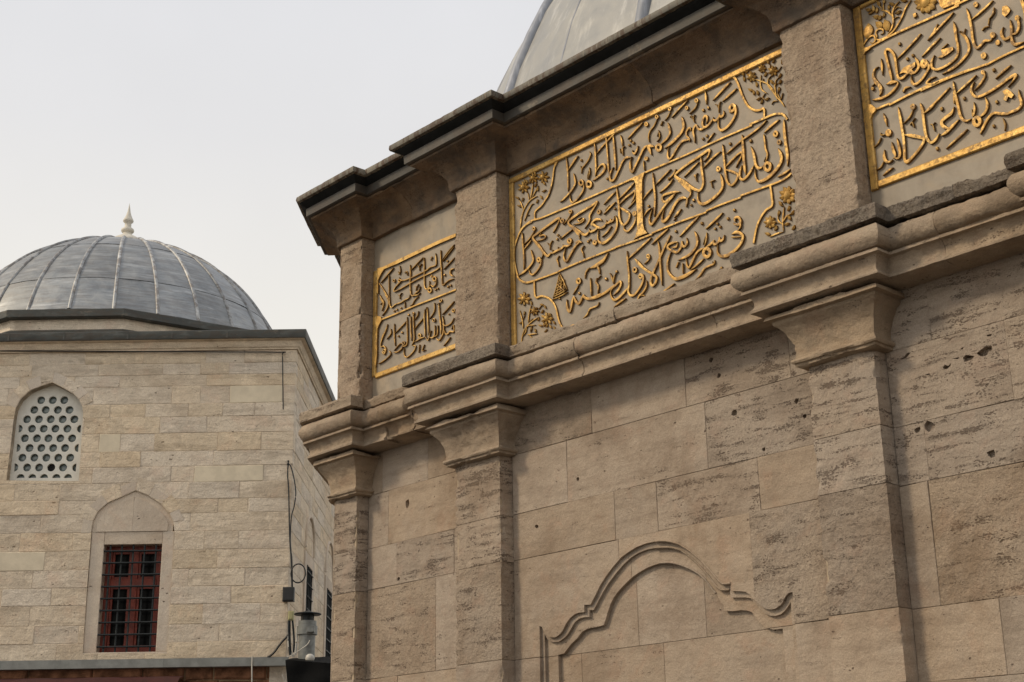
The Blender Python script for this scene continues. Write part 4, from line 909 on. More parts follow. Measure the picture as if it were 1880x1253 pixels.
# flower sprays in the corners
spray_start()
for p in (((1500, 810), (1440, 720), (1370, 650), (1290, 540), (1215, 440), (1215, 340), (1270, 270)), ((1370, 690), (1340, 560), (1325, 440), (1300, 380)), ((1330, 460), (1370, 400)), ((1340, 440), (1345, 360), (1400, 300)), ((1430, 680), (1385, 600), (1390, 540)), ((1440, 680), (1455, 610), (1470, 570)), ((1380, 710), (1310, 715), (1275, 770)), ((1320, 540), (1210, 420), (1100, 370), (980, 335)), ((1200, 580), (1110, 520), (1080, 420), (1090, 260)), ((1120, 400), (1130, 320)), ((1160, 580), (1120, 650), (1180, 690)), ((1110, 650), (1050, 670)), ((1245, 150), (1250, 80)), ((1390, 190), (1440, 110))): T('A', 24, *p, h=.012)
RO('A', 1110, 150, 62); RO('A', 1300, 190, 78); RO('A', 930, 290, 78); LF('A', 1215, 40, 80, 60, 44); LF('A', 1310, 20, 80, 120, 44); LF('A', 1455, 40, 80, 90, 44)
for x, y, a in ((1170, 250, 120), (1275, 380, 60), (1420, 270, 115), (1420, 380, 120), (1400, 510, 100), (1015, 425, 80), (910, 520, 30), (965, 565, 80), (1035, 570, 80), (1055, 670, 150), (1105, 720, 110), (1200, 675, 150), (780, 240, 60), (850, 195, 120), (800, 330, 80)): LF('A', x, y, 88, a, 50)
spray_end()
spray_start()
for p in (((225, 1230), (245, 1050), (285, 900), (370, 760), (450, 690), (520, 660)), ((400, 720), (430, 560), (450, 440)), ((420, 700), (540, 480)), ((380, 720), (360, 600)), ((280, 890), (240, 780), (205, 720)), ((300, 1090), (350, 940), (420, 810), (460, 790)), ((340, 1000), (380, 980))): T('D', 26, *p, h=.012)
RO('D', 285, 510, 88); RO('D', 455, 350, 78); RO('D', 625, 330, 88)
for x, y, a in ((300, 410, 90), (400, 410, 120), (480, 260, 90), (530, 540, 100), (640, 570, 150), (590, 680, 60), (520, 750, 110), (180, 690, 30), (210, 830, 20), (270, 720, 110), (340, 410, 60), (490, 470, 120), (640, 440, 60), (350, 500, 30)): LF('D', x, y, 74, a, 44)
T('D', 34, (240, 1010), (225, 1200), h=.012)
spray_end()
spray_start()
for p in (((245, 1240), (260, 1100), (300, 990), (370, 900), (450, 830), (550, 770)), ((270, 1100), (320, 1030), (350, 930), (490, 910)), ((275, 970), (265, 850), (220, 660)), ((265, 830), (300, 750)), ((365, 870), (375, 740), (415, 570)), ((380, 860), (440, 800)), ((400, 1040), (430, 930)), ((350, 1080), (520, 1060)), ((540, 640), (600, 560)), ((380, 1090), (450, 1140))): T('L', 24, *p, h=.012)
RO('L', 295, 460, 100, 8); RO('L', 475, 670, 66); RO('L', 690, 800, 92)
for x, y, a in ((300, 710, 100), (420, 530, 80), (600, 560, 20), (655, 600, 60), (610, 680, 120), (540, 810, 110), (575, 920, 20), (640, 905, 90), (690, 920, 110), (750, 940, 60), (820, 970, 70), (670, 1010, 130), (490, 1010, 80), (415, 980, 100), (550, 1120, 90), (450, 1140, 20), (740, 730, 40), (765, 800, 90), (810, 870, 60), (240, 870, 150)): LF('L', x, y, 70, a, 40)
spray_end()
spray_start()
for p in (((1480, 980), (1465, 850), (1475, 690), (1490, 560)), ((1460, 850), (1530, 730), (1620, 680)), ((1460, 860), (1390, 800), (1385, 700)), ((1400, 850), (1360, 830)), ((1240, 1080), (1350, 1030), (1480, 990)), ((1480, 550), (1430, 520))): T('I', 28, *p, h=.012)
RO('I', 1555, 360, 130, 9); RO('I', 1250, 830, 95, 8)
for x, y, a in ((1430, 510, 60), (1570, 590, 110), (1400, 670, 100), (1640, 660, 130), (1580, 750, 60), (1540, 860, 160), (1350, 930, 110), (1205, 1030, 20), (1655, 920, 120)): LF('I', x, y, 100, a, 56)
spray_end()

# ======== left panel
cur['panel'] = PL
POLY('P', [(135, 660), (250, 632), (500, 510), (900, 320), (1300, 130), (1640, -10), (1640, 50), (1300, 195), (900, 385), (520, 570), (265, 675), (215, 750), (170, 840), (150, 890), (152, 1150), (122, 1120), (130, 850)], .02)
POLY('Q', [(128, 420), (205, 440), (222, 500), (170, 590), (138, 670), (130, 950), (128, 1180), (105, 1400), (70, 1400), (85, 900), (100, 600)], .02)
zband(Lr+.012, Lr+.062, 5.50, 6.545)
mbx = pts_of('Q', [(100, 1560), (1640, 1000)])
zband(Lr+.063, Ml-.004, 5.475, 5.522)
T('Q', 40, (215, 490), (500, 375), (900, 205), (1250, 70), (1640, -85), **FRK)
T('P', 40, (165, 940, 26), (240, 1060, 50), (320, 1190), (355, 1260)); T('P', 44, (440, 650), (370, 730), (195, 940, 30)); T('P', 30, (355, 790), (355, 1000), (358, 1250))
T('Q', 34, (358, 0), (365, 160), (395, 260), (480, 200), (570, 170), (650, 120), (730, 80), (760, 10)); T('Q', 40, (280, 10), (345, 150), (310, 290), (220, 420, 18))
T('Q', 60, (180, 20, 20), (215, 110, 64), (250, 180, 64), (220, 330, 16)); T('Q', 44, (185, 200), (240, 150))
T('P', 36, (560, 610, 22), (570, 720), (540, 780)); T('P', 30, (530, 720), (560, 780)); T('P', 26, (650, 740), (700, 720), (705, 800)); DT('P', 665, 740, 40)
T('P', 36, (760, 590, 22), (765, 760), (760, 900), (765, 1100), (800, 1190), (870, 1130), (930, 1080), (950, 1000, 22)); T('P', 30, (780, 690), (900, 560), (1010, 450)); T('P', 36, (1025, 450, 22), (1030, 650), (1030, 850), (1035, 1000), (1070, 1060), (1120, 1010), (1130, 900, 22))
T('P', 26, (905, 590), (935, 640), (940, 710)); T('P', 26, (980, 570), (935, 640)); DT('P', 1170, 450, 46); DT('P', 1155, 490, 40)
T('P', 34, (1245, 370, 22), (1255, 480), (1255, 590), (1200, 620), (1140, 640), (1080, 690), (930, 770), (760, 850), (640, 890), (570, 880), (550, 830, 24)); T('P', 38, (1340, 640), (1280, 680), (1150, 750), (950, 840), (750, 950), (560, 1060), (450, 1100), (470, 1030), (560, 930), (600, 900)); RG('P', 555, 895, 24, 30); RG('P', 450, 895, 22, 34)
T('P', 36, (1345, 310, 22), (1345, 500), (1360, 700), (1370, 900), (1385, 985), (1450, 930), (1520, 880), (1600, 860)); T('P', 32, (1610, 200), (1480, 350), (1370, 510)); T('P', 26, (1605, 240), (1500, 370), (1380, 530)); T('P', 34, (1615, 450), (1500, 570), (1400, 680)); DT('P', 1470, 520, 46); DT('P', 1415, 785, 56)
T('P', 40, (1610, 660), (1540, 690), (1530, 770, 50), (1600, 820)); DT('P', 1480, 1010, 56); DT('P', 1530, 985, 54)
RG('P', 1225, 860, 36, 44); T('P', 38, (1265, 880), (1250, 960), (1200, 1010), (1160, 980), (1130, 1020)); RG('P', 1135, 1080, 36, 44); DT('P', 1240, 1065, 50); DT('P', 1285, 1045, 46); RG('P', 1170, 810, 16, 26)
T('P', 26, (850, 1000), (880, 1020), (870, 1090)); T('P', 26, (920, 960), (890, 1020)); T('P', 24, (520, 1170), (560, 1180), (560, 1250)); T('P', 24, (600, 1130), (560, 1180)); T('Q', 30, (915, 50), (850, 110), (800, 200), (750, 230)); T('Q', 34, (950, -20), (900, 20), (800, 30), (760, 10)); T('Q', 26, (655, 150), (660, 270)); DT('Q', 450, 330, 46); DT('Q', 500, 300, 46); DT('Q', 580, 270, 40)
T('Q', 60, (325, 580, 24), (290, 700, 44), (240, 800, 70), (200, 940, 30), (200, 1020, 20), (250, 1000, 30), (290, 1060), (260, 1150), (220, 1110)); RG('Q', 262, 1090, 22, 28)
T('Q', 30, (385, 670, 34), (390, 760), (310, 870)); T('Q', 34, (455, 570, 22), (455, 780), (470, 1000)); T('Q', 34, (690, 520), (560, 660), (470, 750)); DT('Q', 600, 740, 52); DT('Q', 530, 810, 44)
T('Q', 40, (440, 1120), (520, 1110), (600, 1040), (620, 960), (560, 960, 30), (450, 1090, 24)); RG('Q', 635, 945, 26, 34); T('Q', 38, (600, 1000), (660, 1000), (700, 950), (705, 800), (700, 600), (700, 440, 30)); DT('Q', 725, 400, 50)
T('Q', 32, (360, 1090), (385, 1150), (340, 1210), (240, 1290), (150, 1340)); T('Q', 34, (770, 430, 22), (770, 650), (785, 900)); T('Q', 34, (820, 370), (825, 600), (840, 850), (810, 950, 46), (790, 990)); RG('Q', 820, 375, 18, 26); T('Q', 36, (800, 990, 24), (860, 1000), (830, 1090), (750, 1180), (680, 1215), (640, 1150), (645, 1040, 20))
T('Q', 30, (920, 330), (900, 420), (840, 500)); T('Q', 32, (1010, 470), (900, 600), (845, 680)); RG('Q', 940, 800, 30, 40); T('Q', 42, (850, 920), (900, 890), (960, 850), (1040, 830)); T('Q', 34, (1040, 300, 24), (1030, 450), (1040, 650), (1050, 820)); T('Q', 34, (1085, 260, 24), (1095, 450), (1105, 650), (1110, 800)); T('Q', 30, (1080, 250), (1040, 330))
T('Q', 40, (1060, 830), (1100, 890), (1130, 800), (1160, 700, 22)); T('Q', 40, (1130, 830), (1190, 840), (1230, 780), (1235, 600, 22)); T('Q', 38, (1220, 820), (1280, 780), (1290, 600, 22)); T('Q', 30, (1225, 170), (1220, 330), (1130, 480)); RG('Q', 1215, 505, 26, 34)
T('Q', 44, (1310, 190, 36), (1320, 400), (1345, 600), (1350, 780)); RG('Q', 1345, 130, 22, 30); T('Q', 30, (1270, 200), (1330, 170)); T('Q', 42, (1270, 850), (1310, 890), (1370, 810), (1400, 720), (1400, 560), (1380, 420, 30)); T('Q', 32, (1605, 140), (1500, 260), (1375, 400)); T('Q', 40, (1380, 580), (1450, 610), (1540, 560), (1600, 460)); RG('Q', 1590, 320, 26, 32); DT('Q', 1500, 390, 40)
T('Q', 38, (1420, 700), (1440, 770), (1490, 760), (1520, 720), (1600, 720), (1590, 600, 26), (1550, 680)); T('Q', 34, (1530, 830), (1480, 900), (1400, 1000)); T('Q', 26, (940, 970), (925, 1130)); T('Q', 26, (1030, 970), (990, 1090), (1050, 1070))

# ======== right panel
cur['panel'] = PR
POLY('U', [(240, 890), (260, 835), (330, 815), (365, 830), (340, 860), (280, 900), (245, 960)], .022)
POLY('V', [(-30, 500), (50, 510), (35, 640), (60, 900), (95, 1130), (180, 1180), (270, 1240), (210, 1400), (60, 1400), (0, 1000), (-40, 700)], .019) if False else None
zband(Rr+.012, Rr+.068, 5.49, 6.86)
zband(Rr+.069, X4-.004, 5.497, 5.545)
mb = MB(); prism(mb, Frame((0, YM, 0), (1, 0, 0), (0, -1, 0)), pts_of('W', [(60, 0), (200, 30), (268, 90), (262, 130), (205, 190), (180, 260), (170, 320), (60, 330)]), .0215, -.004); emit(mb, 'frame_band')
zband(Rr+.069, X4-.004, 6.836, 6.862)
T('U', 38, (240, 870), (700, 620), (1300, 350), (1880, 90), **FRK); T('X', 38, (630, 90), (900, -30), **FRK) if False else None
T('X', 38, (610, 105), (1200, -180), (1880, -500), **FRK)
T('V', 36, (490, 1250), (900, 1040), (1400, 820), (1880, 640), **FRK); T('Y', 36, (0, 460), (560, 210), (1200, -20), **FRK); T('X', 36, (1180, 1180), (1500, 1010), (1875, 840), **FRK)
T('X', 50, (1820, 0), (1875, 180), (1900, 400), **FRK)
T('W', 36, (265, 95), (500, 0), **FRK)
# upper line
T('V', 42, (200, 1165, 30), (350, 1140), (500, 1060), (600, 960), (645, 880), (620, 830)); T('V', 66, (440, 900, 30), (540, 860), (640, 850)); T('V', 42, (545, 830), (500, 650), (450, 450), (425, 330), (480, 290), (560, 360), (600, 480), (620, 640), (650, 780), (720, 790), (800, 720), (870, 690))
T('V', 30, (1040, 20, 42), (850, 230), (620, 470)); DT('V', 665, 195, 74); DT('V', 800, 455, 74); DT('V', 895, 395, 70)
POLY('V', [(670, 720), (740, 610), (840, 560), (945, 510), (940, 590), (880, 640), (940, 690), (880, 730), (800, 700), (740, 690)], .018, 'letter_stroke'); T('V', 46, (940, 430), (985, 520), (1000, 600), (940, 690), (870, 720))
RG('V', 1095, 540, 46, 60); T('V', 42, (1150, 500), (1180, 600), (1120, 720), (1030, 840), (930, 900), (880, 840), (875, 740, 20))
T('V', 40, (1275, 390, 20), (1225, 500), (1235, 610), (1310, 640), (1430, 600), (1570, 510), (1665, 400), (1680, 250), (1650, 100), (1625, -80, 50), (1600, -190, 24)); POLY('V', [(1330, 440), (1410, 380), (1390, 300), (1500, 270), (1590, 250), (1600, 300), (1500, 380), (1410, 430)], .018, 'letter_stroke'); T('V', 34, (1500, 190), (1390, 290))
T('V', 36, (1375, 90), (1220, 240), (1050, 425)); T('V', 36, (1330, -150), (1250, 10), (1150, 140)); T('U', 36, (1790, 215), (1570, 450), (1340, 700))
T('V', 44, (1700, 0, 20), (1800, 70), (1860, 200), (1860, 330), (1750, 480), (1600, 610), (1400, 720, 24)); T('V', 34, (1300, 765), (1200, 800), (1140, 880), (1250, 890), (1350, 840)); T('V', 50, (740, 1030), (770, 960), (860, 940)); DT('V', 735, 1010, 56)
T('V', 60, (310, 590, 20), (240, 640, 30), (215, 750, 40), (260, 850, 60), (330, 930), (350, 1020), (320, 1100, 18)); T('V', 38, (190, 930), (250, 880)); RG('V', 205, 970, 16, 24); T('V', 38, (350, 450, 18), (365, 580), (375, 740, 16))
T('X', 44, (830, 150, 26), (880, 320), (920, 500), (945, 720), (990, 850), (1040, 870), (1110, 800), (1170, 740), (1260, 740), (1300, 690)); T('X', 36, (1310, 10), (1110, 200), (910, 370)); RG('X', 1305, 640, 30, 44); RG('X', 998, 88, 28, 40)
T('X', 36, (1330, 140), (1310, 250), (1250, 340)); T('X', 38, (1245, 330), (1225, 460)); T('X', 40, (1110, 560), (1160, 500), (1240, 480)); RG('X', 1395, 775, 26, 40); RG('X', 1140, 1010, 32, 46)
T('X', 46, (1500, 490, 24), (1460, 600), (1510, 710), (1590, 690), (1640, 640), (1640, 500), (1620, 360, 40)); T('X', 44, (1640, 630), (1730, 600), (1780, 480), (1750, 300, 50)); RG('X', 1750, 330, 30, 36); T('X', 50, (1650, 640), (1660, 760), (1720, 810), (1880, 760)); POLY('X', [(1480, 130), (1560, 100), (1630, 180), (1600, 240), (1530, 310), (1480, 260)], .018, 'letter_dot')
T('X', 24, (690, 590), (740, 570), (780, 640)); T('X', 24, (810, 520), (780, 640), (850, 720))
# lower line
T('W', 46, (645, 60, 24), (680, 250), (715, 450), (745, 650), (755, 850), (760, 970), (800, 1010, 56), (900, 920), (1010, 790), (1080, 680), (1090, 610), (1000, 580, 56), (860, 555, 56), (750, 545))
T('W', 46, (1030, 0), (1070, 150), (1095, 350), (1120, 520), (1160, 630), (1220, 680), (1300, 620), (1360, 520)); T('W', 36, (1290, 0), (1190, 100), (1085, 185)); T('Y', 34, (530, 400), (300, 640), (50, 880))
T('W', 50, (1390, 560), (1480, 500), (1560, 420), (1700, 280)); T('W', 54, (1530, 440), (1430, 400), (1400, 320), (1480, 240), (1570, 170), (1615, 60, 34)); T('Y', 34, (610, 700), (605, 560), (600, 400))
RG('W', 900, 60, 30, 40); T('W', 26, (910, 100), (850, 230), (740, 350)); T('W', 26, (850, 380), (890, 330), (920, 420)); T('W', 26, (940, 250), (890, 320)); T('W', 28, (1200, 370), (1240, 370), (1275, 480)); T('W', 24, (1285, 325), (1240, 375)); DT('W', 1395, 90, 76); DT('W', 1315, 780, 80)
T('W', 34, (1845, 445), (1650, 620), (1470, 790, 24)); T('W', 36, (560, 1110), (480, 1160), (380, 1250)); T('W', 44, (390, 170, 20), (420, 270), (455, 400, 20)); RG('W', 480, 510, 34, 50); T('W', 40, (420, 540), (350, 550), (350, 510)); T('W', 26, (350, 590), (300, 690), (230, 760))
T('W', 50, (410, 800, 22), (405, 920), (440, 1000), (500, 1010), (550, 970)); T('W', 26, (400, 1000), (350, 1100), (270, 1150)); T('W', 50, (535, 670, 26), (560, 800), (600, 910), (560, 950)); T('W', 46, (625, 600, 24), (660, 750), (680, 880), (640, 950), (570, 940))
T('Y', 46, (590, 290, 26), (620, 500), (670, 700), (710, 880), (760, 980), (840, 1010), (920, 970)); T('Y', 34, (1010, 180), (830, 350), (640, 525)); RG('Y', 1020, 1020, 66, 60); T('Y', 36, (965, 670, 20), (980, 800), (950, 920), (930, 800, 20)); T('Y', 46, (1060, 950), (1170, 850), (1210, 720), (1170, 580))
T('Y', 44, (1080, 1250), (1150, 1100), (1230, 960), (1330, 870), (1450, 880), (1560, 880), (1640, 850), (1760, 800), (1830, 700), (1790, 560, 50), (1780, 440, 20)); T('Y', 28, (1490, 960), (1530, 1080), (1520, 1190)); T('Y', 34, (1130, 110, 44), (1160, 200), (1080, 340), (970, 460)); T('Y', 44, (970, 300, 20), (915, 430), (960, 550), (1060, 570), (1200, 510), (1400, 390), (1600, 240), (1720, 180, 60), (1680, 280, 24), (1580, 400, 16))
DT('Y', 785, 600, 84); RG('Y', 1130, 130, 24, 30); DT('Y', 1320, 85, 84); T('Y', 36, (1640, 0), (1500, 110), (1355, 250)); DT('Y', 1375, 665, 84); POLY('Y', [(1480, 480), (1560, 430), (1640, 480), (1690, 540), (1650, 600), (1590, 570), (1560, 650), (1500, 630), (1530, 540)], .018, 'letter_dot'); DT('Y', 375, 800, 76); DT('Y', 1320, 1100, 76)
T('W', 46, (1690, 0), (1720, 160), (1790, 270), (1860, 300)) if False else None
# flower scroll above
spray_start()
for p in (((170, 880), (250, 740), (330, 640), (410, 620), (430, 700), (380, 750), (340, 720)), ((430, 680), (460, 640), (440, 560), (490, 500), (560, 510), (570, 570), (520, 590)), ((430, 660), (500, 690), (620, 640), (740, 540), (830, 410), (900, 280), (960, 130), (1050, 0)), ((650, 600), (720, 480), (745, 350), (730, 230), (770, 110), (850, 20)), ((730, 290), (660, 210), (580, 180), (520, 170)), ((580, 180), (570, 100), (580, 40)), ((760, 180), (810, 120), (870, 130)), ((745, 340), (790, 300), (840, 290)), ((690, 230), (660, 140)), ((600, 230), (560, 290)), ((750, 90), (720, 60), (670, 80)), ((490, 80), (560, 160))): T('U', 30, *p, h=.013)
for x, y, l, a, wd in ((310, 540, 260, 95, 190), (500, 430, 150, 40, 110), (630, 440, 200, 70, 130), (320, 170, 110, 10, 60), (400, 150, 120, 80, 60), (460, 180, 100, 100, 50), (360, 220, 100, 150, 40), (450, 290, 110, 0, 70), (510, 310, 100, 120, 60), (580, 260, 90, 100, 50), (490, 60, 90, 50, 60), (580, 30, 80, 90, 50), (665, 130, 80, 90, 50), (830, 210, 110, 150, 60), (720, 70, 110, 30, 50), (930, 10, 110, 0, 50)): LF('U', x, y, l, a, wd)
spray_end()
spray_start(); RO('U', 1300, 30, 170, 10); DT('U', 1120, 265, 110); spray_end()
mb = MB(); prism(mb, Frame((0, YM, 0), (1, 0, 0), (0, -1, 0)), pts_of('U', [(1530, 0), (1900, -150), (1900, 40), (1600, 150), (1555, 100)]), .016, -.004); emit(mb, 'frame_band')
# ================================================================== THE FAR DOMED BUILDING
_p = ev*V0+eu*UC
tb = thing('domed_tomb', 'pale travertine building with a ribbed lead dome, pierced round-hole window and red barred window', 'building', (float(_p[0]), float(_p[1]), 0))
def F2(x, y, V=V0): return bkV(x, y, V)
ZT = F2(300, 645.5)[1]                       # underside of the cornice
ZB = F2(300, 1211)[1]                        # top of the gutter
UL = -13.2                                   # left end of the front
VB = V0+9.2
# openings
def poly2(ox, oy, s, pts, V=V0): return [F2(ox+x/s, oy+y/s, V) for x, y in pts]
LW = poly2(0, 660, 5.222, [(60, 1160), (100, 840), (132, 560), (150, 470), (200, 378), (290, 300), (400, 255), (503, 222), (600, 272), (700, 330), (755, 385), (790, 450), (797, 520), (778, 830), (755, 1168)])
RW = poly2(0, 840, 3.032, [(460, 1092), (482, 760), (508, 420), (518, 355), (545, 302), (600, 254), (680, 218), (755, 184), (828, 214), (895, 258), (942, 312), (964, 360), (972, 415), (950, 760), (930, 1092)])
WO = poly2(0, 0, 1, [(175, 1198), (191, 1000), (297, 1000), (285, 1198)])
wu0, wu1 = -7.605, -6.51; wz0, wz1 = WO[0][1], WO[1][1]
def cutter2(poly, F, d0=.2, d1=-.6):
    mb = MB(); prism(mb, F, poly, d0, d1); return mb.build('cutter', MT['core'])
cl, cr = cutter2(LW, FB), cutter2(RW, FB)
rowsy = [645.5, 668, 689, 710, 742, 766, 796, 829, 857, 886, 917, 943, 976, 1010, 1045, 1078, 1110, 1147, 1180, 1211]
rz = [F2(300, y)[1] for y in rowsy]
special = {(8, 'a'): None}
def bb(poly): return min(p[0] for p in poly), max(p[0] for p in poly), min(p[1] for p in poly), max(p[1] for p in poly)
def hits(a0, a1, z0, z1, poly):
    b = bb(poly); return a0 < b[1] and a1 > b[0] and z0 < b[3] and z1 > b[2]
spec = []
for x0, y0, x1, y1 in ((183, 797, 220, 829), (357, 857, 483, 886), (423, 711, 518, 741), (-60, 1011, 80, 1044)):
    a, z1_ = F2(x0, y0+.5); b, z0_ = F2(x1, y1-.5); spec.append((a, b, z0_, z1_))
def far_stone(a0, a1, z0, z1, mat, F=FB, g=.003):
    mb = MB(); g = .002; block(mb, F, a0+g, a1-g, z0+g, z1-g, random.uniform(-.004, .004), -.25, .008, .007)
    o = mb.build('wall_stone', mat, tb)
    if F is FB:
        if hits(a0, a1, z0, z1, LW): o = cut(o, [cl])
        if o is not None and hits(a0, a1, z0, z1, RW): o = cut(o, [cr])
    return o
rnd = random.Random(11)
for k in range(len(rz)-1):
    z1, z0 = rz[k], rz[k+1]
    sp = sorted([s_ for s_ in spec if abs(s_[3]-z1) < .06])
    x = UL; segs = []
    stops = [s_[0] for s_ in sp]+[UC]
    for i_, st in enumerate(stops):
        while x < st-1e-6:
            L_ = rnd.uniform(.55, 1.7); nx = x+L_
            if st-nx < .4: nx = st
            segs.append((x, nx, MT['far'])); x = nx
        if i_ < len(sp): segs.append((sp[i_][0], sp[i_][1], MT['farw'])); x = sp[i_][1]
    for a, b, m in segs: far_stone(a, b, z0, z1, m)
    # receding side wall, same courses
    x = V0
    x = V0+.25
    while x < VB:
        nx = min(VB, x+rnd.uniform(.8, 2.0)); 
        if VB-nx < .4: nx = VB
        far_stone(x if x > V0+.3 else V0+.26, nx, z0, z1, MT['far'], FS); x = nx
bpy.data.objects.remove(cl); bpy.data.objects.remove(cr)
mb = MB()
def fbox(mb, F, a0, a1, z0, z1, d0, d1, m=0):
    mb.add([F.p(a, z, d) for d in (d0, d1) for a, z in ((a0, z0), (a1, z0), (a1, z1), (a0, z1))], [(0, 1, 2, 3), (7, 6, 5, 4), (0, 4, 5, 1), (1, 5, 6, 2), (2, 6, 7, 3), (3, 7, 4, 0)], m)
# joint mortar just behind the faces, with the openings left free
prism(mb, FB, [(UL, ZB), (UC-.02, ZB), (UC-.02, ZT), (UL, ZT)], -.008, -.24, holes=[LW, RW])
mb.build('mortar', MT['mortar2'], tb)
mb = MB(); fbox(mb, FS, V0+.02, VB, ZB, ZT, -.008, -.24); mb.build('mortar', MT['mortar2'], tb)
mb = MB(); fbox(mb, FB, UL, UC-.3, 0, ZT, -.75, -8.9); mb.build('inner_wall', MT['hole'], tb)
# cornice and lead eave all round
B0, B1, B2_, B3 = (eu*UL+ev*V0)[:2], (eu*UC+ev*V0)[:2], (eu*UC+ev*VB)[:2], (eu*UL+ev*VB)[:2]
def sweep2(prof, name, mat, path, close=False, step=.35, parent=None, zs=0):
    mb = MB(); n = len(path); V = []
    for i in range(n):
        m = miter(path, i)
        for p, z in prof: V.append((path[i][0]+m[0]*p, path[i][1]+m[1]*p, z))
    k = len(prof)
    for i in range(n-1):
        for j in range(k-1): mb.add([V[i*k+j], V[(i+1)*k+j], V[(i+1)*k+j+1], V[i*k+j+1]], [(0, 1, 2, 3)])
    mb.add(V[:k], [tuple(range(k))]); mb.add(V[-k:], [tuple(range(k))])
    return mb.build(name, mat, parent or tb, smooth=30, weld=True)
zc0 = ZT; zc1 = F2(300, 629)[1]; zc2 = F2(300, 626.5)[1]; zc3 = F2(300, 613.5)[1]
path = [B0, B1, B2_, B3]
for a, b in ((0, 1), (1, 2), (2, 3)):
    pass
sweep2([(-.2, zc0), (.03, zc0+.004), (.035, zc0+.03), (.06, zc0+.05), (.10, zc1-.03), (.16, zc1-.008), (.17, zc1), (-.2, zc1)], 'cornice', MT['far'], path)
sweep2([(-.2, zc1+.003), (.19, zc1+.003), (.20, zc1+.02), (.205, zc3-.012), (.185, zc3), (-.3, zc3+.05), (-.6, zc3+.03)], 'lead_eave', MT['eave2'], path)
# thin joints of the lead eave and of the cornice stones
for i in range(9):
    u_ = UC-.3-i*1.05+random.uniform(-.2, .2)
    mb = MB(); fbox(mb, FB, u_, u_+.03, zc1+.01, zc3-.01, .209, .19); mb.build('lead_seam', MT['eave2'], tb)
mb = MB(); fbox(mb, FB, UL+.05, UC-.1, zc3-.02, zc3+.02, 0, -9); mb.build('flat_roof', MT['eave2'], tb)
# drum: irregular polygon with stone band and lead ledge
dA = np.array(F2(16, 567, 27.5)); dB = np.array(F2(228, 567.6, 27.5))
zl1 = dB[1]; zl0 = F2(122, 584, 27.5)[1]; zl00 = F2(122, 603, 27.5)[1]
uv = lambda u, v: (eu*u+ev*v)[:2]
dr = [(dA[0]-3.2, 29.7), (dA[0], 27.5), (dB[0], 27.5), (dB[0]+3.1, 29.45), (dB[0]+3.1, 33.4), (dB[0], 35.6), (dA[0], 35.6), (dA[0]-3.2, 33.4)]
dp = [uv(*p) for p in dr]
def ring(prof, name, mat):
    mb = MB(); n = len(dp); k = len(prof); V = []
    for i in range(n):
        a, b, c_ = dp[i-1], dp[i], dp[(i+1) % n]
        m = seg_normal(a, b)+seg_normal(b, c_); m = m/(m@seg_normal(a, b))
        for p, z in prof: V.append((b[0]+m[0]*p, b[1]+m[1]*p, z))
    fs = [(i*k+j, ((i+1) % n)*k+j, ((i+1) % n)*k+j+1, i*k+j+1) for i in range(n) for j in range(k-1)]
    mb.add(V, fs); return mb.build(name, mat, tb, smooth=30)
ring([(-.1, zc3-.3), (-.1, zl00), (-.1, zl0+.02)], 'drum_wall', MT['far'])
ring([(-.1, zc3), (.0, zc3), (.02, zl00-.06), (-.09, zl00)], 'drum_flashing', MT['eave2'])
ring([(-.1, zl0), (.03, zl0), (.05, zl0+.02), (.05, zl1-.01), (.02, zl1+.01), (-.6, zl1+.05)], 'drum_ledge', MT['eave2'])
mb = MB(); mb.add([(p[0], p[1], zl1+.012) for p in dp], [tuple(range(len(dp)))]); mb.build('drum_roof', MT['eave2'], tb)
# dome
dc = eu*(-8.80)+ev*31.3; DZ = 10.40; DR2 = 3.92
dome_c = (float(dc[0]), float(dc[1]), DZ)
a_off = math.atan2(-ev[1], -ev[0])+math.radians(13.3)
dome_sheets(tb, dome_c, DR2, 27, a_off, [math.radians(x) for x in (16.6, 29.4, 51.6, 73, 88)], MT['lead'], MT['roll'], .040, amp=.010, nsub=6)
mb = MB()
lathe(mb, (dome_c[0], dome_c[1], DZ+DR2+.0), [(0.4, -0.1), (0.4, 0.17), (0.37, 0.215), (0.3, 0.27), (0.2, 0.33), (0.125, 0.375), (0.105, 0.4), (0.1, 0.43), (0.14, 0.455), (0.152, 0.49), (0.14, 0.525), (0.085, 0.565), (0.075, 0.6), (0.075, 0.68), (0.115, 0.71), (0.122, 0.745), (0.1, 0.79), (0.06, 0.88), (0.032, 0.99), (0.012, 1.12), (0, 1.2)], 24)
tag(mb.build('finial', MT['white'], tb, smooth=60))
# ---- pierced window of round panes
V_l = V0+.17
def P3(x, y): return F2(x/5.222, 660+y/5.222, V_l)
lw_in = [P3(x, y) for x, y in [(62, 1168), (100, 840), (130, 560), (150, 470), (200, 378), (290, 300), (400, 255), (503, 222), (600, 272), (700, 330), (755, 385), (792, 450), (800, 520), (782, 830), (758, 1172)]]
cx_ = sum(p[0] for p in lw_in)/len(lw_in); cz_ = sum(p[1] for p in lw_in)/len(lw_in)
outer = [(cx_+(a-cx_)*1.04, cz_+(z-cz_)*1.03) for a, z in lw_in]
rows = [(392, [393, 505, 615]), (485, [327, 437, 553, 665]), (575, [258, 372, 485, 600, 712]), (665, [305, 418, 530, 645]), (757, [237, 352, 463, 577, 690]), (850, [282, 395, 508, 622]), (943, [213, 328, 443, 557, 672]), (1037, [258, 373, 490, 603])]
holes = []; panes = []
rr_ = .079
for y, xs in rows:
    for x in xs:
        c = P3(x, y); panes.append((c, (x, y) == (490, 1037)))
        holes.append([(c[0]+rr_*math.cos(t), c[1]+rr_*math.sin(t)) for t in np.linspace(0, 2*math.pi, 18, endpoint=False)])
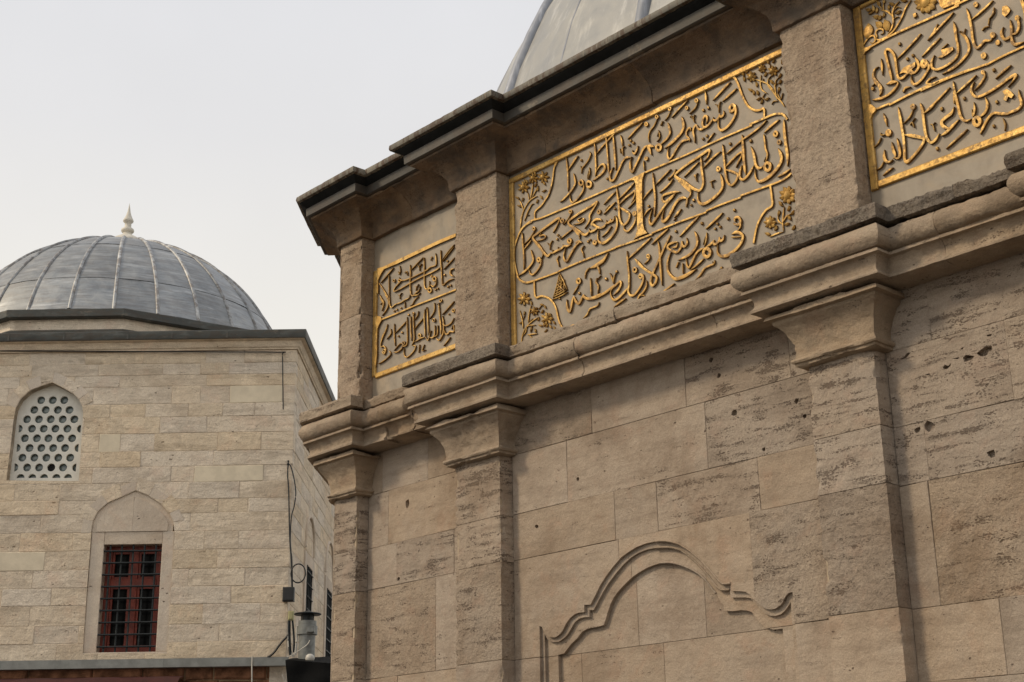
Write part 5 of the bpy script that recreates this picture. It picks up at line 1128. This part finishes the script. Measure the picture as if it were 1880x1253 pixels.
for x, y, a0, a1 in [(178, 665, -90, 90), (775, 665, 90, 270), (158, 850, -90, 90), (752, 850, 90, 270), (136, 1037, -90, 90), (730, 1037, 90, 270), (195, 1138, 0, 180), (307, 1138, 0, 180), (420, 1138, 0, 180), (538, 1138, 0, 180), (650, 1138, 0, 180)]:
    c = P3(x, y); holes.append([(c[0]+rr_*math.cos(math.radians(t)), c[1]+rr_*math.sin(math.radians(t))) for t in np.linspace(a0, a1, 11)]); panes.append((c, False))
mb = MB(); prism(mb, Frame(ev*V_l, eu, -ev), outer, 0, -.05, holes=holes)
lat = mb.build('lattice_window', MT['lattice'], tb, smooth=30); lat['label'] = 'pale pierced window with rows of small round panes'
for c, dk in panes:
    mb = MB(); c3 = Frame(ev*V_l, eu, -ev).p(c[0], c[1], -.052)
    vs = [c3]+[Frame(ev*V_l, eu, -ev).p(c[0]+r_*math.cos(t), c[1]+r_*math.sin(t), -.052+d_) for r_, d_ in ((.04, -.004), (.078, -.016)) for t in np.linspace(0, 2*math.pi, 12, endpoint=False)]
    fs = [(0, 1+k, 1+(k+1) % 12) for k in range(12)]+[(1+k, 13+k, 13+(k+1) % 12, 1+(k+1) % 12) for k in range(12)]
    mb.add(vs, fs); mb.build('pane', MT['hole'] if dk else MT['bottle'], lat, smooth=60)
# ---- red window in its marble surround
mb = MB()
inner = [(wu0, wz0), (wu0, wz1), (wu1, wz1), (wu1, wz0)]
RWs = [(cx0, z) for cx0, z in RW]
fr = Frame(ev*V0, eu, -ev)
ty = F2(250, 975.5)[1]
def clip_below(poly, z): return [(a, min(q, z)) for a, q in poly]
b_ = bb(RW)
# jambs, lintel, sill and tympanum as separate slabs
def slab(name, a0, a1, z0, z1, d, lab=None):
    mb = MB(); block(mb, fr, a0, a1, z0, z1, d, -.4, .008, 0); return mb.build(name, MT['farm'], win)
win = bpy.data.objects.new('barred_window', None); C.objects.link(win); win.parent = tb; win['label'] = 'red wooden window behind black iron bars in a marble surround'
slab('surround_stone', b_[0]+.004, wu0, wz0, ty-.004, -.025); slab('surround_stone', wu1, b_[1]-.004, wz0, ty-.004, -.025)
slab('surround_stone', wu0+.003, wu1-.003, wz1, ty-.004, -.027); slab('surround_stone', b_[0]-.05, b_[1]+.05, ZB+.0, wz0-.004, -.01)
top = [p for p in RW if p[1] > ty-.02]; top = [(top[0][0]+.004, ty)]+[(a, z) for a, z in top]+[(top[-1][0]-.004, ty)]
mb = MB(); prism(mb, fr, top, -.03, -.4); mb.build('surround_stone', MT['farm'], win)
tc_ = (sum(p[0] for p in top)/len(top), ty); tym = [(tc_[0]+(a-tc_[0])*.88, ty+(z-ty)*.84) for a, z in top]
for s0, s1 in ((-9, tc_[0]+.05), (tc_[0]+.053, 9)):
    q = [(min(max(a, s0), s1), z) for a, z in tym]
    mb = MB(); prism(mb, fr, q, -.012, -.3); mb.build('tympanum_slab', MT['farm'], win)
# voussoirs round the pointed arch: proud wedge stones
def arcpts(poly, f): return [(tc_[0]+(a-tc_[0])*f, ty+(z-ty)*f) for a, z in poly]
rim = top[1:-1]
for i in range(len(rim)-1):
    a, b = np.array(rim[i]), np.array(rim[i+1]); o_ = np.array([tc_[0], ty])
    if np.hypot(*(b-a)) < .05: continue
    e1 = (a-o_); e2 = (b-o_); w1 = .26 if i % 2 else .20
    q = [a+e1*.012, b+e2*.012, o_+e2*(1+w1/np.hypot(*e2)), o_+e1*(1+w1/np.hypot(*e1))]
    cq = sum(q)/4; q = [tuple(cq+(p-cq)*.975) for p in q]
    mb = MB(); prism(mb, fr, q, .0015+random.uniform(0, .003), -.2); mb.build('voussoir', MT['far' if i % 2 else 'farm'], tb)
rim = LW[3:12]
lc = np.array([cx_, LW[3][1]-.3])
for i in range(len(rim)-1):
    a, b = np.array(rim[i]), np.array(rim[i+1]); e1 = a-lc; e2 = b-lc
    q = [a+e1*.012, b+e2*.012, lc+e2*(1+.22/np.hypot(*e2)), lc+e1*(1+.22/np.hypot(*e1))]
    cq = sum(q)/4; q = [tuple(cq+(p-cq)*.98) for p in q]
    mb = MB(); prism(mb, fr, q, .003+random.uniform(0, .004), -.2); mb.build('voussoir', MT['far' if i % 2 else 'farm'], tb)
# joinery
wd = -.24
def wbar(name, a0, a1, z0, z1, d0, d1, mat, bev=.006, par=None):
    mb = MB(); block(mb, fr, a0, a1, z0, z1, d0, d1, bev, 0); return mb.build(name, mat, par or win)
W_ = wu1-wu0; H_ = wz1-wz0; zt = wz0+H_*.655
wbar('window_jamb', wu0, wu0+.12, wz0, wz1, wd, wd-.09, MT['red']); wbar('window_jamb', wu1-.12, wu1, wz0, wz1, wd, wd-.09, MT['red'])
wbar('window_mullion', wu0+W_/2-.07, wu0+W_/2+.07, wz0+.1, wz1-.1, wd, wd-.09, MT['red'])
wbar('window_rail', wu0+.12, wu1-.12, wz1-.1, wz1, wd-.002, wd-.09, MT['red']); wbar('window_rail', wu0+.12, wu1-.12, wz0, wz0+.1, wd-.002, wd-.09, MT['red']); wbar('window_rail', wu0+.12, wu1-.12, zt-.07, zt+.07, wd+.012, wd-.09, MT['red'])
for a0, a1 in ((wu0+.12, wu0+W_/2-.07), (wu0+W_/2+.07, wu1-.12)):
    for z0, z1 in ((wz0+.1, zt-.07), (zt+.07, wz1-.1)):
        for q0, q1, r0, r1 in ((a0, a0+.045, z0, z1), (a1-.045, a1, z0, z1), (a0+.045, a1-.045, z0, z0+.045), (a0+.045, a1-.045, z1-.045, z1)):
            wbar('sash', q0, q1, r0, r1, wd-.03, wd-.07, MT['red'], .004)
        wbar('pane', a0+.03, a1-.03, z0+.03, z1-.03, wd-.055, wd-.065, MT['glass'], .001)
wbar('window_recess', wu0-.1, wu1+.1, wz0-.1, wz1+.1, wd-.12, wd-.2, MT['hole'])
for k in range(5):
    u_ = wu0+W_*(k+.55)/5.1; mb = MB(); tube(mb, [fr.p(u_, z, -.07) for z in np.linspace(wz0-.02, wz1+.02, 12)], .020, 6, smooth=0); mb.build('iron_bar', MT['iron'], win, smooth=60)
for k in range(9):
    z = wz0+H_*(k+.45)/9.0; mb = MB(); tube(mb, [fr.p(u_, z, -.052) for u_ in np.linspace(wu0-.02, wu1+.02, 12)], .018, 6, smooth=0)
    for j in range(5):
        u_ = wu0+W_*(j+.55)/5.1; c = fr.p(u_, z, -.06); s_ = .026
        mb.add([c+np.array([dx, dy, dz])*s_ for dx, dy, dz in ((1, 0, 0), (-1, 0, 0), (0, 1, 0), (0, -1, 0), (0, 0, 1), (0, 0, -1))], [(0, 2, 4), (2, 1, 4), (1, 3, 4), (3, 0, 4), (2, 0, 5), (1, 2, 5), (3, 1, 5), (0, 3, 5)])
    mb.build('iron_bar', MT['iron'], win, smooth=40)
# ---- two tall barred windows on the receding side
sd = Frame(eu*UC, ev, eu)
for x0, y0, x1, y1 in ((561, 1036, 572, 1049), (598, 1079, 608, 1091)):
    v0_, z1_ = bkU(x0, y0, UC); v1_, _ = bkU(x1, y1, UC); z0_ = z1_-2.0
    sw = bpy.data.objects.new('side_window', None); C.objects.link(sw); sw.parent = tb
    mb = MB(); block(mb, sd, v0_-.22, v0_, z0_-.1, z1_+.25, .03, -.1, .008, 0); mb.build('surround_stone', MT['farm'], sw)
    mb = MB(); block(mb, sd, v1_, v1_+.22, z0_-.1, z1_+.25, .03, -.1, .008, 0); mb.build('surround_stone', MT['farm'], sw)
    mb = MB(); block(mb, sd, v0_+.002, v1_-.002, z1_, z1_+.25, .028, -.1, .008, 0); mb.build('surround_stone', MT['farm'], sw)
    mb = MB(); fbox(mb, sd, v0_, v1_, z0_, z1_, .008, -.02); mb.build('window_recess', MT['hole'], sw)
    for k in range(4):
        v_ = v0_+(v1_-v0_)*(k+.5)/4; mb = MB(); tube(mb, [sd.p(v_, z, .02) for z in np.linspace(z0_, z1_, 4)], .013, 6, smooth=0); mb.build('iron_bar', MT['iron'], sw, smooth=60)
    for k in range(8):
        z = z0_+(z1_-z0_)*(k+.5)/8; mb = MB(); tube(mb, [sd.p(v_, z, .035) for v_ in np.linspace(v0_, v1_, 4)], .013, 6, smooth=0); mb.build('iron_bar', MT['iron'], sw, smooth=60)
    # relieving arch moulding above
    mid = (v0_+v1_)/2; hw = (v1_-v0_)/2+.2
    mb = MB(); tube(mb, [sd.p(mid+hw*math.cos(t), z1_+.28+1.15*hw*math.sin(t)**.8, .01) for t in np.linspace(.02, math.pi-.02, 14)], .035, 6, smooth=0); mb.build('arch_moulding', MT['farm'], sw, smooth=60)
# ---- lower storey below the gutter: rough reddish rubble
rnd = random.Random(5)
z1 = F2(300, 1226)[1]
zz = ZB-.02
kk = 0
while zz > .1:
    h_ = rnd.uniform(.26, .42) if kk < 5 else 1.2
    x = UL
    while x < UC-.02:
        nx = min(UC, x+(rnd.uniform(.4, 1.3) if kk < 5 else 3.))
        if UC-nx < .3: nx = UC
        mb = MB(); block(mb, FB, x+.008, nx-.008, max(0, zz-h_)+.008, zz-.008, -.05-rnd.uniform(0, .05), -.5, .03, .012)
        mb.build('rubble_stone', MT[rnd.choice(['brick', 'brick', 'brick2'])], tb); x = nx
    zz -= h_; kk += 1
mb = MB(); fbox(mb, FB, UL, UC-.01, 0, ZB-.01, -.11, -.6); mb.build('mortar', MT['brick2'], tb)
mb = MB(); fbox(mb, FS, V0+.01, VB, 0, ZB, 0, -.3); mb.build('lower_side_wall', MT['far'], tb)

# ================================================================== THINGS ON AND BY THE FAR BUILDING
g0, gz = F2(0, 1210, V0-.22); g1, gz1 = F2(527, 1209.5, V0-.22); zg0 = F2(300, 1225.5, V0-.22)[1]; zg1 = F2(300, 1210.5, V0-.22)[1]
mb = MB(); fg = Frame(ev*(V0-.22), eu, -ev)
tg = thing('gutter', 'long grey sheet metal gutter running below the red window of the pale building', 'gutter', tuple(fg.p(g1, zg0)))
for a0, a1 in ((UL, -6.3), (-6.296, g1)):
    mb = MB(); prof = [(0, zg1), (0, zg0), (-.19, zg0), (-.19, zg1+.03), (-.18, zg1+.03), (-.18, zg0+.012), (-.012, zg0+.012), (-.012, zg1)]
    vs = [fg.p(a, z, d) for a in (a0, a1) for d, z in prof]; k = len(prof)
    mb.add(vs, [(i, (i+1) % k, k+(i+1) % k, k+i) for i in range(k)]+[tuple(range(k))[::-1], tuple(range(k, 2*k))]); mb.build('gutter_length', MT['gutter'], tg)
def cable(name, label, px_, V, r, mat, smooth=5, cat='cable'):
    mb = MB(); pts = []
    for p in px_:
        vv = p[2] if len(p) > 2 else V
        u_, z_ = bkV(p[0], p[1], vv); pts.append(eu*u_+ev*vv+np.array([0, 0, z_]))
    tube(mb, pts, r, 6, smooth=smooth); o = mb.build(name, mat, None, smooth=60); return tag(o, label, cat)
cable('cable', 'thin black cable running under the cornice and down the pale wall near its corner', [(0, 644.5), (200, 645.5), (400, 646.5), (515, 647), (518.5, 650), (519, 680), (520, 752)], V0-.05, .012, MT['black'], 3)
cable('cable', 'black cable hanging straight down the corner of the pale building', [(529.5, 851), (528, 870), (530, 900), (531, 950), (532, 990), (534, 1020), (535, 1050), (536, 1080)], V0-.05, .014, MT['black'])
cable('cable', 'slack black cable bowing out in a long loop from the hook on the wall corner', [(529.5, 853), (534, 857), (540, 880), (543, 905), (540, 930), (535, 950), (533, 990), (534, 1010), (536, 1030), (537, 1078)], V0-.08, .013, MT['black'])
mb = MB(); c_ = eu*bkV(547.5, 1053, V0-.1)[0]+ev*(V0-.1)+np.array([0, 0, bkV(547.5, 1053, V0-.1)[1]])
tube(mb, [c_+eu*(.135*math.cos(t))+np.array([0, 0, .175*math.sin(t)]) for t in np.linspace(0, 2*math.pi, 25)], .014, 6, smooth=0); tag(mb.build('cable_coil', MT['black'], None, smooth=60), 'black ring of coiled cable above the junction box', 'cable coil')
mb = MB(); hk = eu*bkV(529.5, 852, V0)[0]+ev*(V0-.03); hz = bkV(529.5, 852, V0)[1]; tube(mb, [hk+[0, 0, hz+.06], hk+[0, 0, hz], hk-ev*.06+[0, 0, hz-.03]], .018, 6); tag(mb.build('wall_hook', MT['iron'], None, smooth=60), 'small rusty iron hook holding the slack cable on the wall corner', 'hook')
def boxthing(name, label, cat, x0, y0, x1, y1, V, dep, mat, lid=None):
    a0, z1_ = bkV(x0, y0, V); a1, z0_ = bkV(x1, y1, V); F_ = Frame(ev*V, eu, -ev)
    t = thing(name, label, cat, tuple(F_.p((a0+a1)/2, z0_, 0)))
    mb = MB(); block(mb, F_, a0, a1, z0_, z1_, 0, -dep, .012, 0); mb.build('box', mat, t)
    mb = MB(); block(mb, F_, a0+.015, a1-.015, z0_+.02, z1_-.02, .012, -.002, .006, 0); mb.build('lid', lid or mat, t); return t
boxthing('junction_box', 'black junction box on the corner of the pale building below the cable ring', 'junction box', 519, 1078, 539, 1104, V0-.12, .13, MT['black'])
boxthing('cable_connector', 'small yellowish plastic box hanging under the black junction box', 'connector box', 529, 1122, 538.5, 1139, V0-.08, .08, plain('yellowed_plastic', (.36, .33, .16), .6, bump=0))
for lab, pp, r_, m_ in (('dark pipe going down the wall corner behind the vent', [(531, 1140), (531, 1165), (532, 1190), (534, 1204)], .03, 'iron'), ('pale plastic pipe curving down the wall corner on the left', [(529.5, 1168), (530, 1185), (533, 1196), (539, 1206)], .022, 'palew'), ('short pale plastic pipe between the curved pipe and the vent', [(545.5, 1150), (545, 1175), (543.5, 1190), (542, 1203)], .024, 'palew'), ('thin dark pipe standing beside the vent', [(537, 1140), (539, 1160), (540, 1180), (539, 1198)], .02, 'iron')):
    cable('pipe', lab, pp, V0-.1, r_, MT[m_], cat='pipe')
cable('cable', 'thick black cable slanting down left to the end of the gutter', [(532, 1162), (526, 1170), (515, 1182), (505, 1196), (498, 1203), (491, 1208)], V0-.1, .022, MT['black'])
cable('wire', 'thin pale wire drooping across the front of the metal vent', [(569, 1176), (564, 1184), (553, 1192), (545, 1197.5), (536, 1203), (527, 1207)], V0-.55, .009, MT['palew'], cat='wire')
cable('wire', 'thin pale cord hanging over the gutter and down the rubble wall', [(463, 1206), (463, 1212), (462.5, 1225), (462.5, 1262)], V0-.25, .014, MT['palew'], cat='wire')
cable('wire', 'fine wire hanging beside the black sheet', [(518, 1238), (522, 1248), (527, 1262)], V0-.25, .009, MT['palew'], cat='wire')
# roof vent with a flat cowl
VV = V0-.35
vc, vz0 = bkV(562.5, 1206, VV); m1 = lambda y: bkV(562, y, VV)[1]
vb = eu*vc+ev*VV; tv = thing('roof_vent', 'grey metal roof vent with wide flat black cowl by the pale building corner', 'roof vent', (float(vb[0]), float(vb[1]), vz0-.35))
c0_ = (vb[0], vb[1], 0)
mb = MB(); lathe(mb, c0_, [(0, vz0-.3), (.15, vz0-.3), (.15, m1(1167)), (.13, m1(1166))], 20); mb.build('vent_pipe', MT['zinc'], tv, smooth=40)
mb = MB(); lathe(mb, c0_, [(.13, m1(1168)), (.155, m1(1167)), (.185, m1(1166)), (.185, m1(1150)), (.165, m1(1149.5)), (.165, m1(1141)), (.13, m1(1140))], 20); mb.build('vent_collar', MT['zinc'], tv, smooth=25)
mb = MB(); lathe(mb, c0_, [(0, m1(1142)), (.10, m1(1142)), (.10, m1(1129)), (0, m1(1128))], 16); mb.build('vent_neck', MT['iron'], tv, smooth=40)
mb = MB(); lathe(mb, c0_, [(0, m1(1130)), (.24, m1(1129.5)), (.252, m1(1128)), (.24, m1(1127)), (.12, m1(1125)), (0, m1(1121))], 24); mb.build('cowl', MT['iron'], tv, smooth=40)
F_ = Frame(vb+ev*-.19, eu, -ev)
mb = MB(); block(mb, F_, .02, .16, m1(1164), m1(1152), .03, -.05, .01, 0); mb.build('bracket', MT['zinc'], tv)
for s_ in (-.11, .11):
    mb = MB(); tube(mb, [vb+eu*s_+np.array([0, 0, z]) for z in (m1(1141), m1(1135), m1(1129))], .010, 5, smooth=0); mb.build('strut', MT['iron'], tv)
mb = MB(); bc, bz = bkV(569, 1209, V0-.6); lathe(mb, tuple((eu*bc+ev*(V0-.6))[:2])+(bz,), [(0, -.09), (.07, -.06), (.085, 0), (.07, .05), (.03, .075), (0, .08)], 16); tag(mb.build('round_cap', MT['palew'], None, smooth=60), 'small round off-white cap sitting on the black sheet in front of the vent', 'cap')
# black sheet roof over a stall
VQ = V0-.9
q = [bkV(524, 1212, VQ), bkV(612, 1218.5, VQ), bkV(640, 1300, VQ), bkV(535, 1300, VQ)]
ft = Frame(ev*VQ, eu, -ev)
ts = thing('black_sheet_roof', 'sagging black plastic sheet over a stall at the foot of the pale building, beside the fountain house', 'sheet roof', tuple(ft.p(q[3][0], 0)))
mb = MB(); nu, nv = 14, 10; vs = []
for i in range(nu+1):
    for j in range(nv+1):
        s_, t_ = i/nu, j/nv; a = (q[0][0]*(1-s_)+q[1][0]*s_)*(1-t_)+(q[3][0]*(1-s_)+q[2][0]*s_)*t_; z = (q[0][1]*(1-s_)+q[1][1]*s_)*(1-t_)+(q[3][1]*(1-s_)+q[2][1]*s_)*t_
        p = ft.p(a, z, .25*t_+.02*math.sin(s_*9+t_*5)+.015*math.sin(t_*14+s_*3)); vs.append(p)
mb.add(vs, [(i*(nv+1)+j, (i+1)*(nv+1)+j, (i+1)*(nv+1)+j+1, i*(nv+1)+j+1) for i in range(nu) for j in range(nv)]); mb.build('sheet', MT['tarp'], ts, smooth=80)
mb = MB(); a0, z0_ = q[0]; a1, z1_ = q[1]
mb.add([ft.p(a0, z0_, 0), ft.p(a1, z1_, 0), ft.p(a1, z1_+.3, -1.6), ft.p(a0, z0_+.12, -.85)], [(0, 1, 2, 3)]); mb.build('sheet_top', MT['tarp'], ts)
mb = MB()
for a in (q[0][0]+.1, q[2][0]-.05): tube(mb, [ft.p(a, 0, -.1), ft.p(a, 2, -.1), ft.p(a, 4.0, -.1)], .04, 8, smooth=0)
mb.build('post', MT['iron'], ts)
# dark red awning at the bottom left
VA = V0-.5
ta = thing('awning', 'dark red awning just showing below the gutter at the lower left', 'awning', tuple((ev*VA+eu*bkV(200, 1250, VA)[0])[:2])+(0.,))
fa = Frame(ev*VA, eu, -ev); z_ = bkV(200, 1246, VA)[1]; aL = UL; aR = bkV(330, 1250, VA)[0]
mb = MB(); vs = []
for i in range(25):
    a = aL+(aR-aL)*i/24
    for d, dz in ((-.4, .06), (0, 0+.02*math.sin(i*1.7)), (.9, -.55+.01*math.sin(i*2.1)), (.93, -.8+.03*math.sin(i*1.3))): vs.append(fa.p(a, z_+dz, d))
mb.add(vs, [(i*4+j, (i+1)*4+j, (i+1)*4+j+1, i*4+j+1) for i in range(24) for j in range(3)]); mb.build('canvas', MT['awning'], ta, smooth=50)
mb = MB()
for a in (aL+.2, aR-.1): tube(mb, [fa.p(a, 0, .85), fa.p(a, 2, .85), fa.p(a, z_-.55, .85)], .03, 8, smooth=0)
mb.build('pole', MT['iron'], ta)
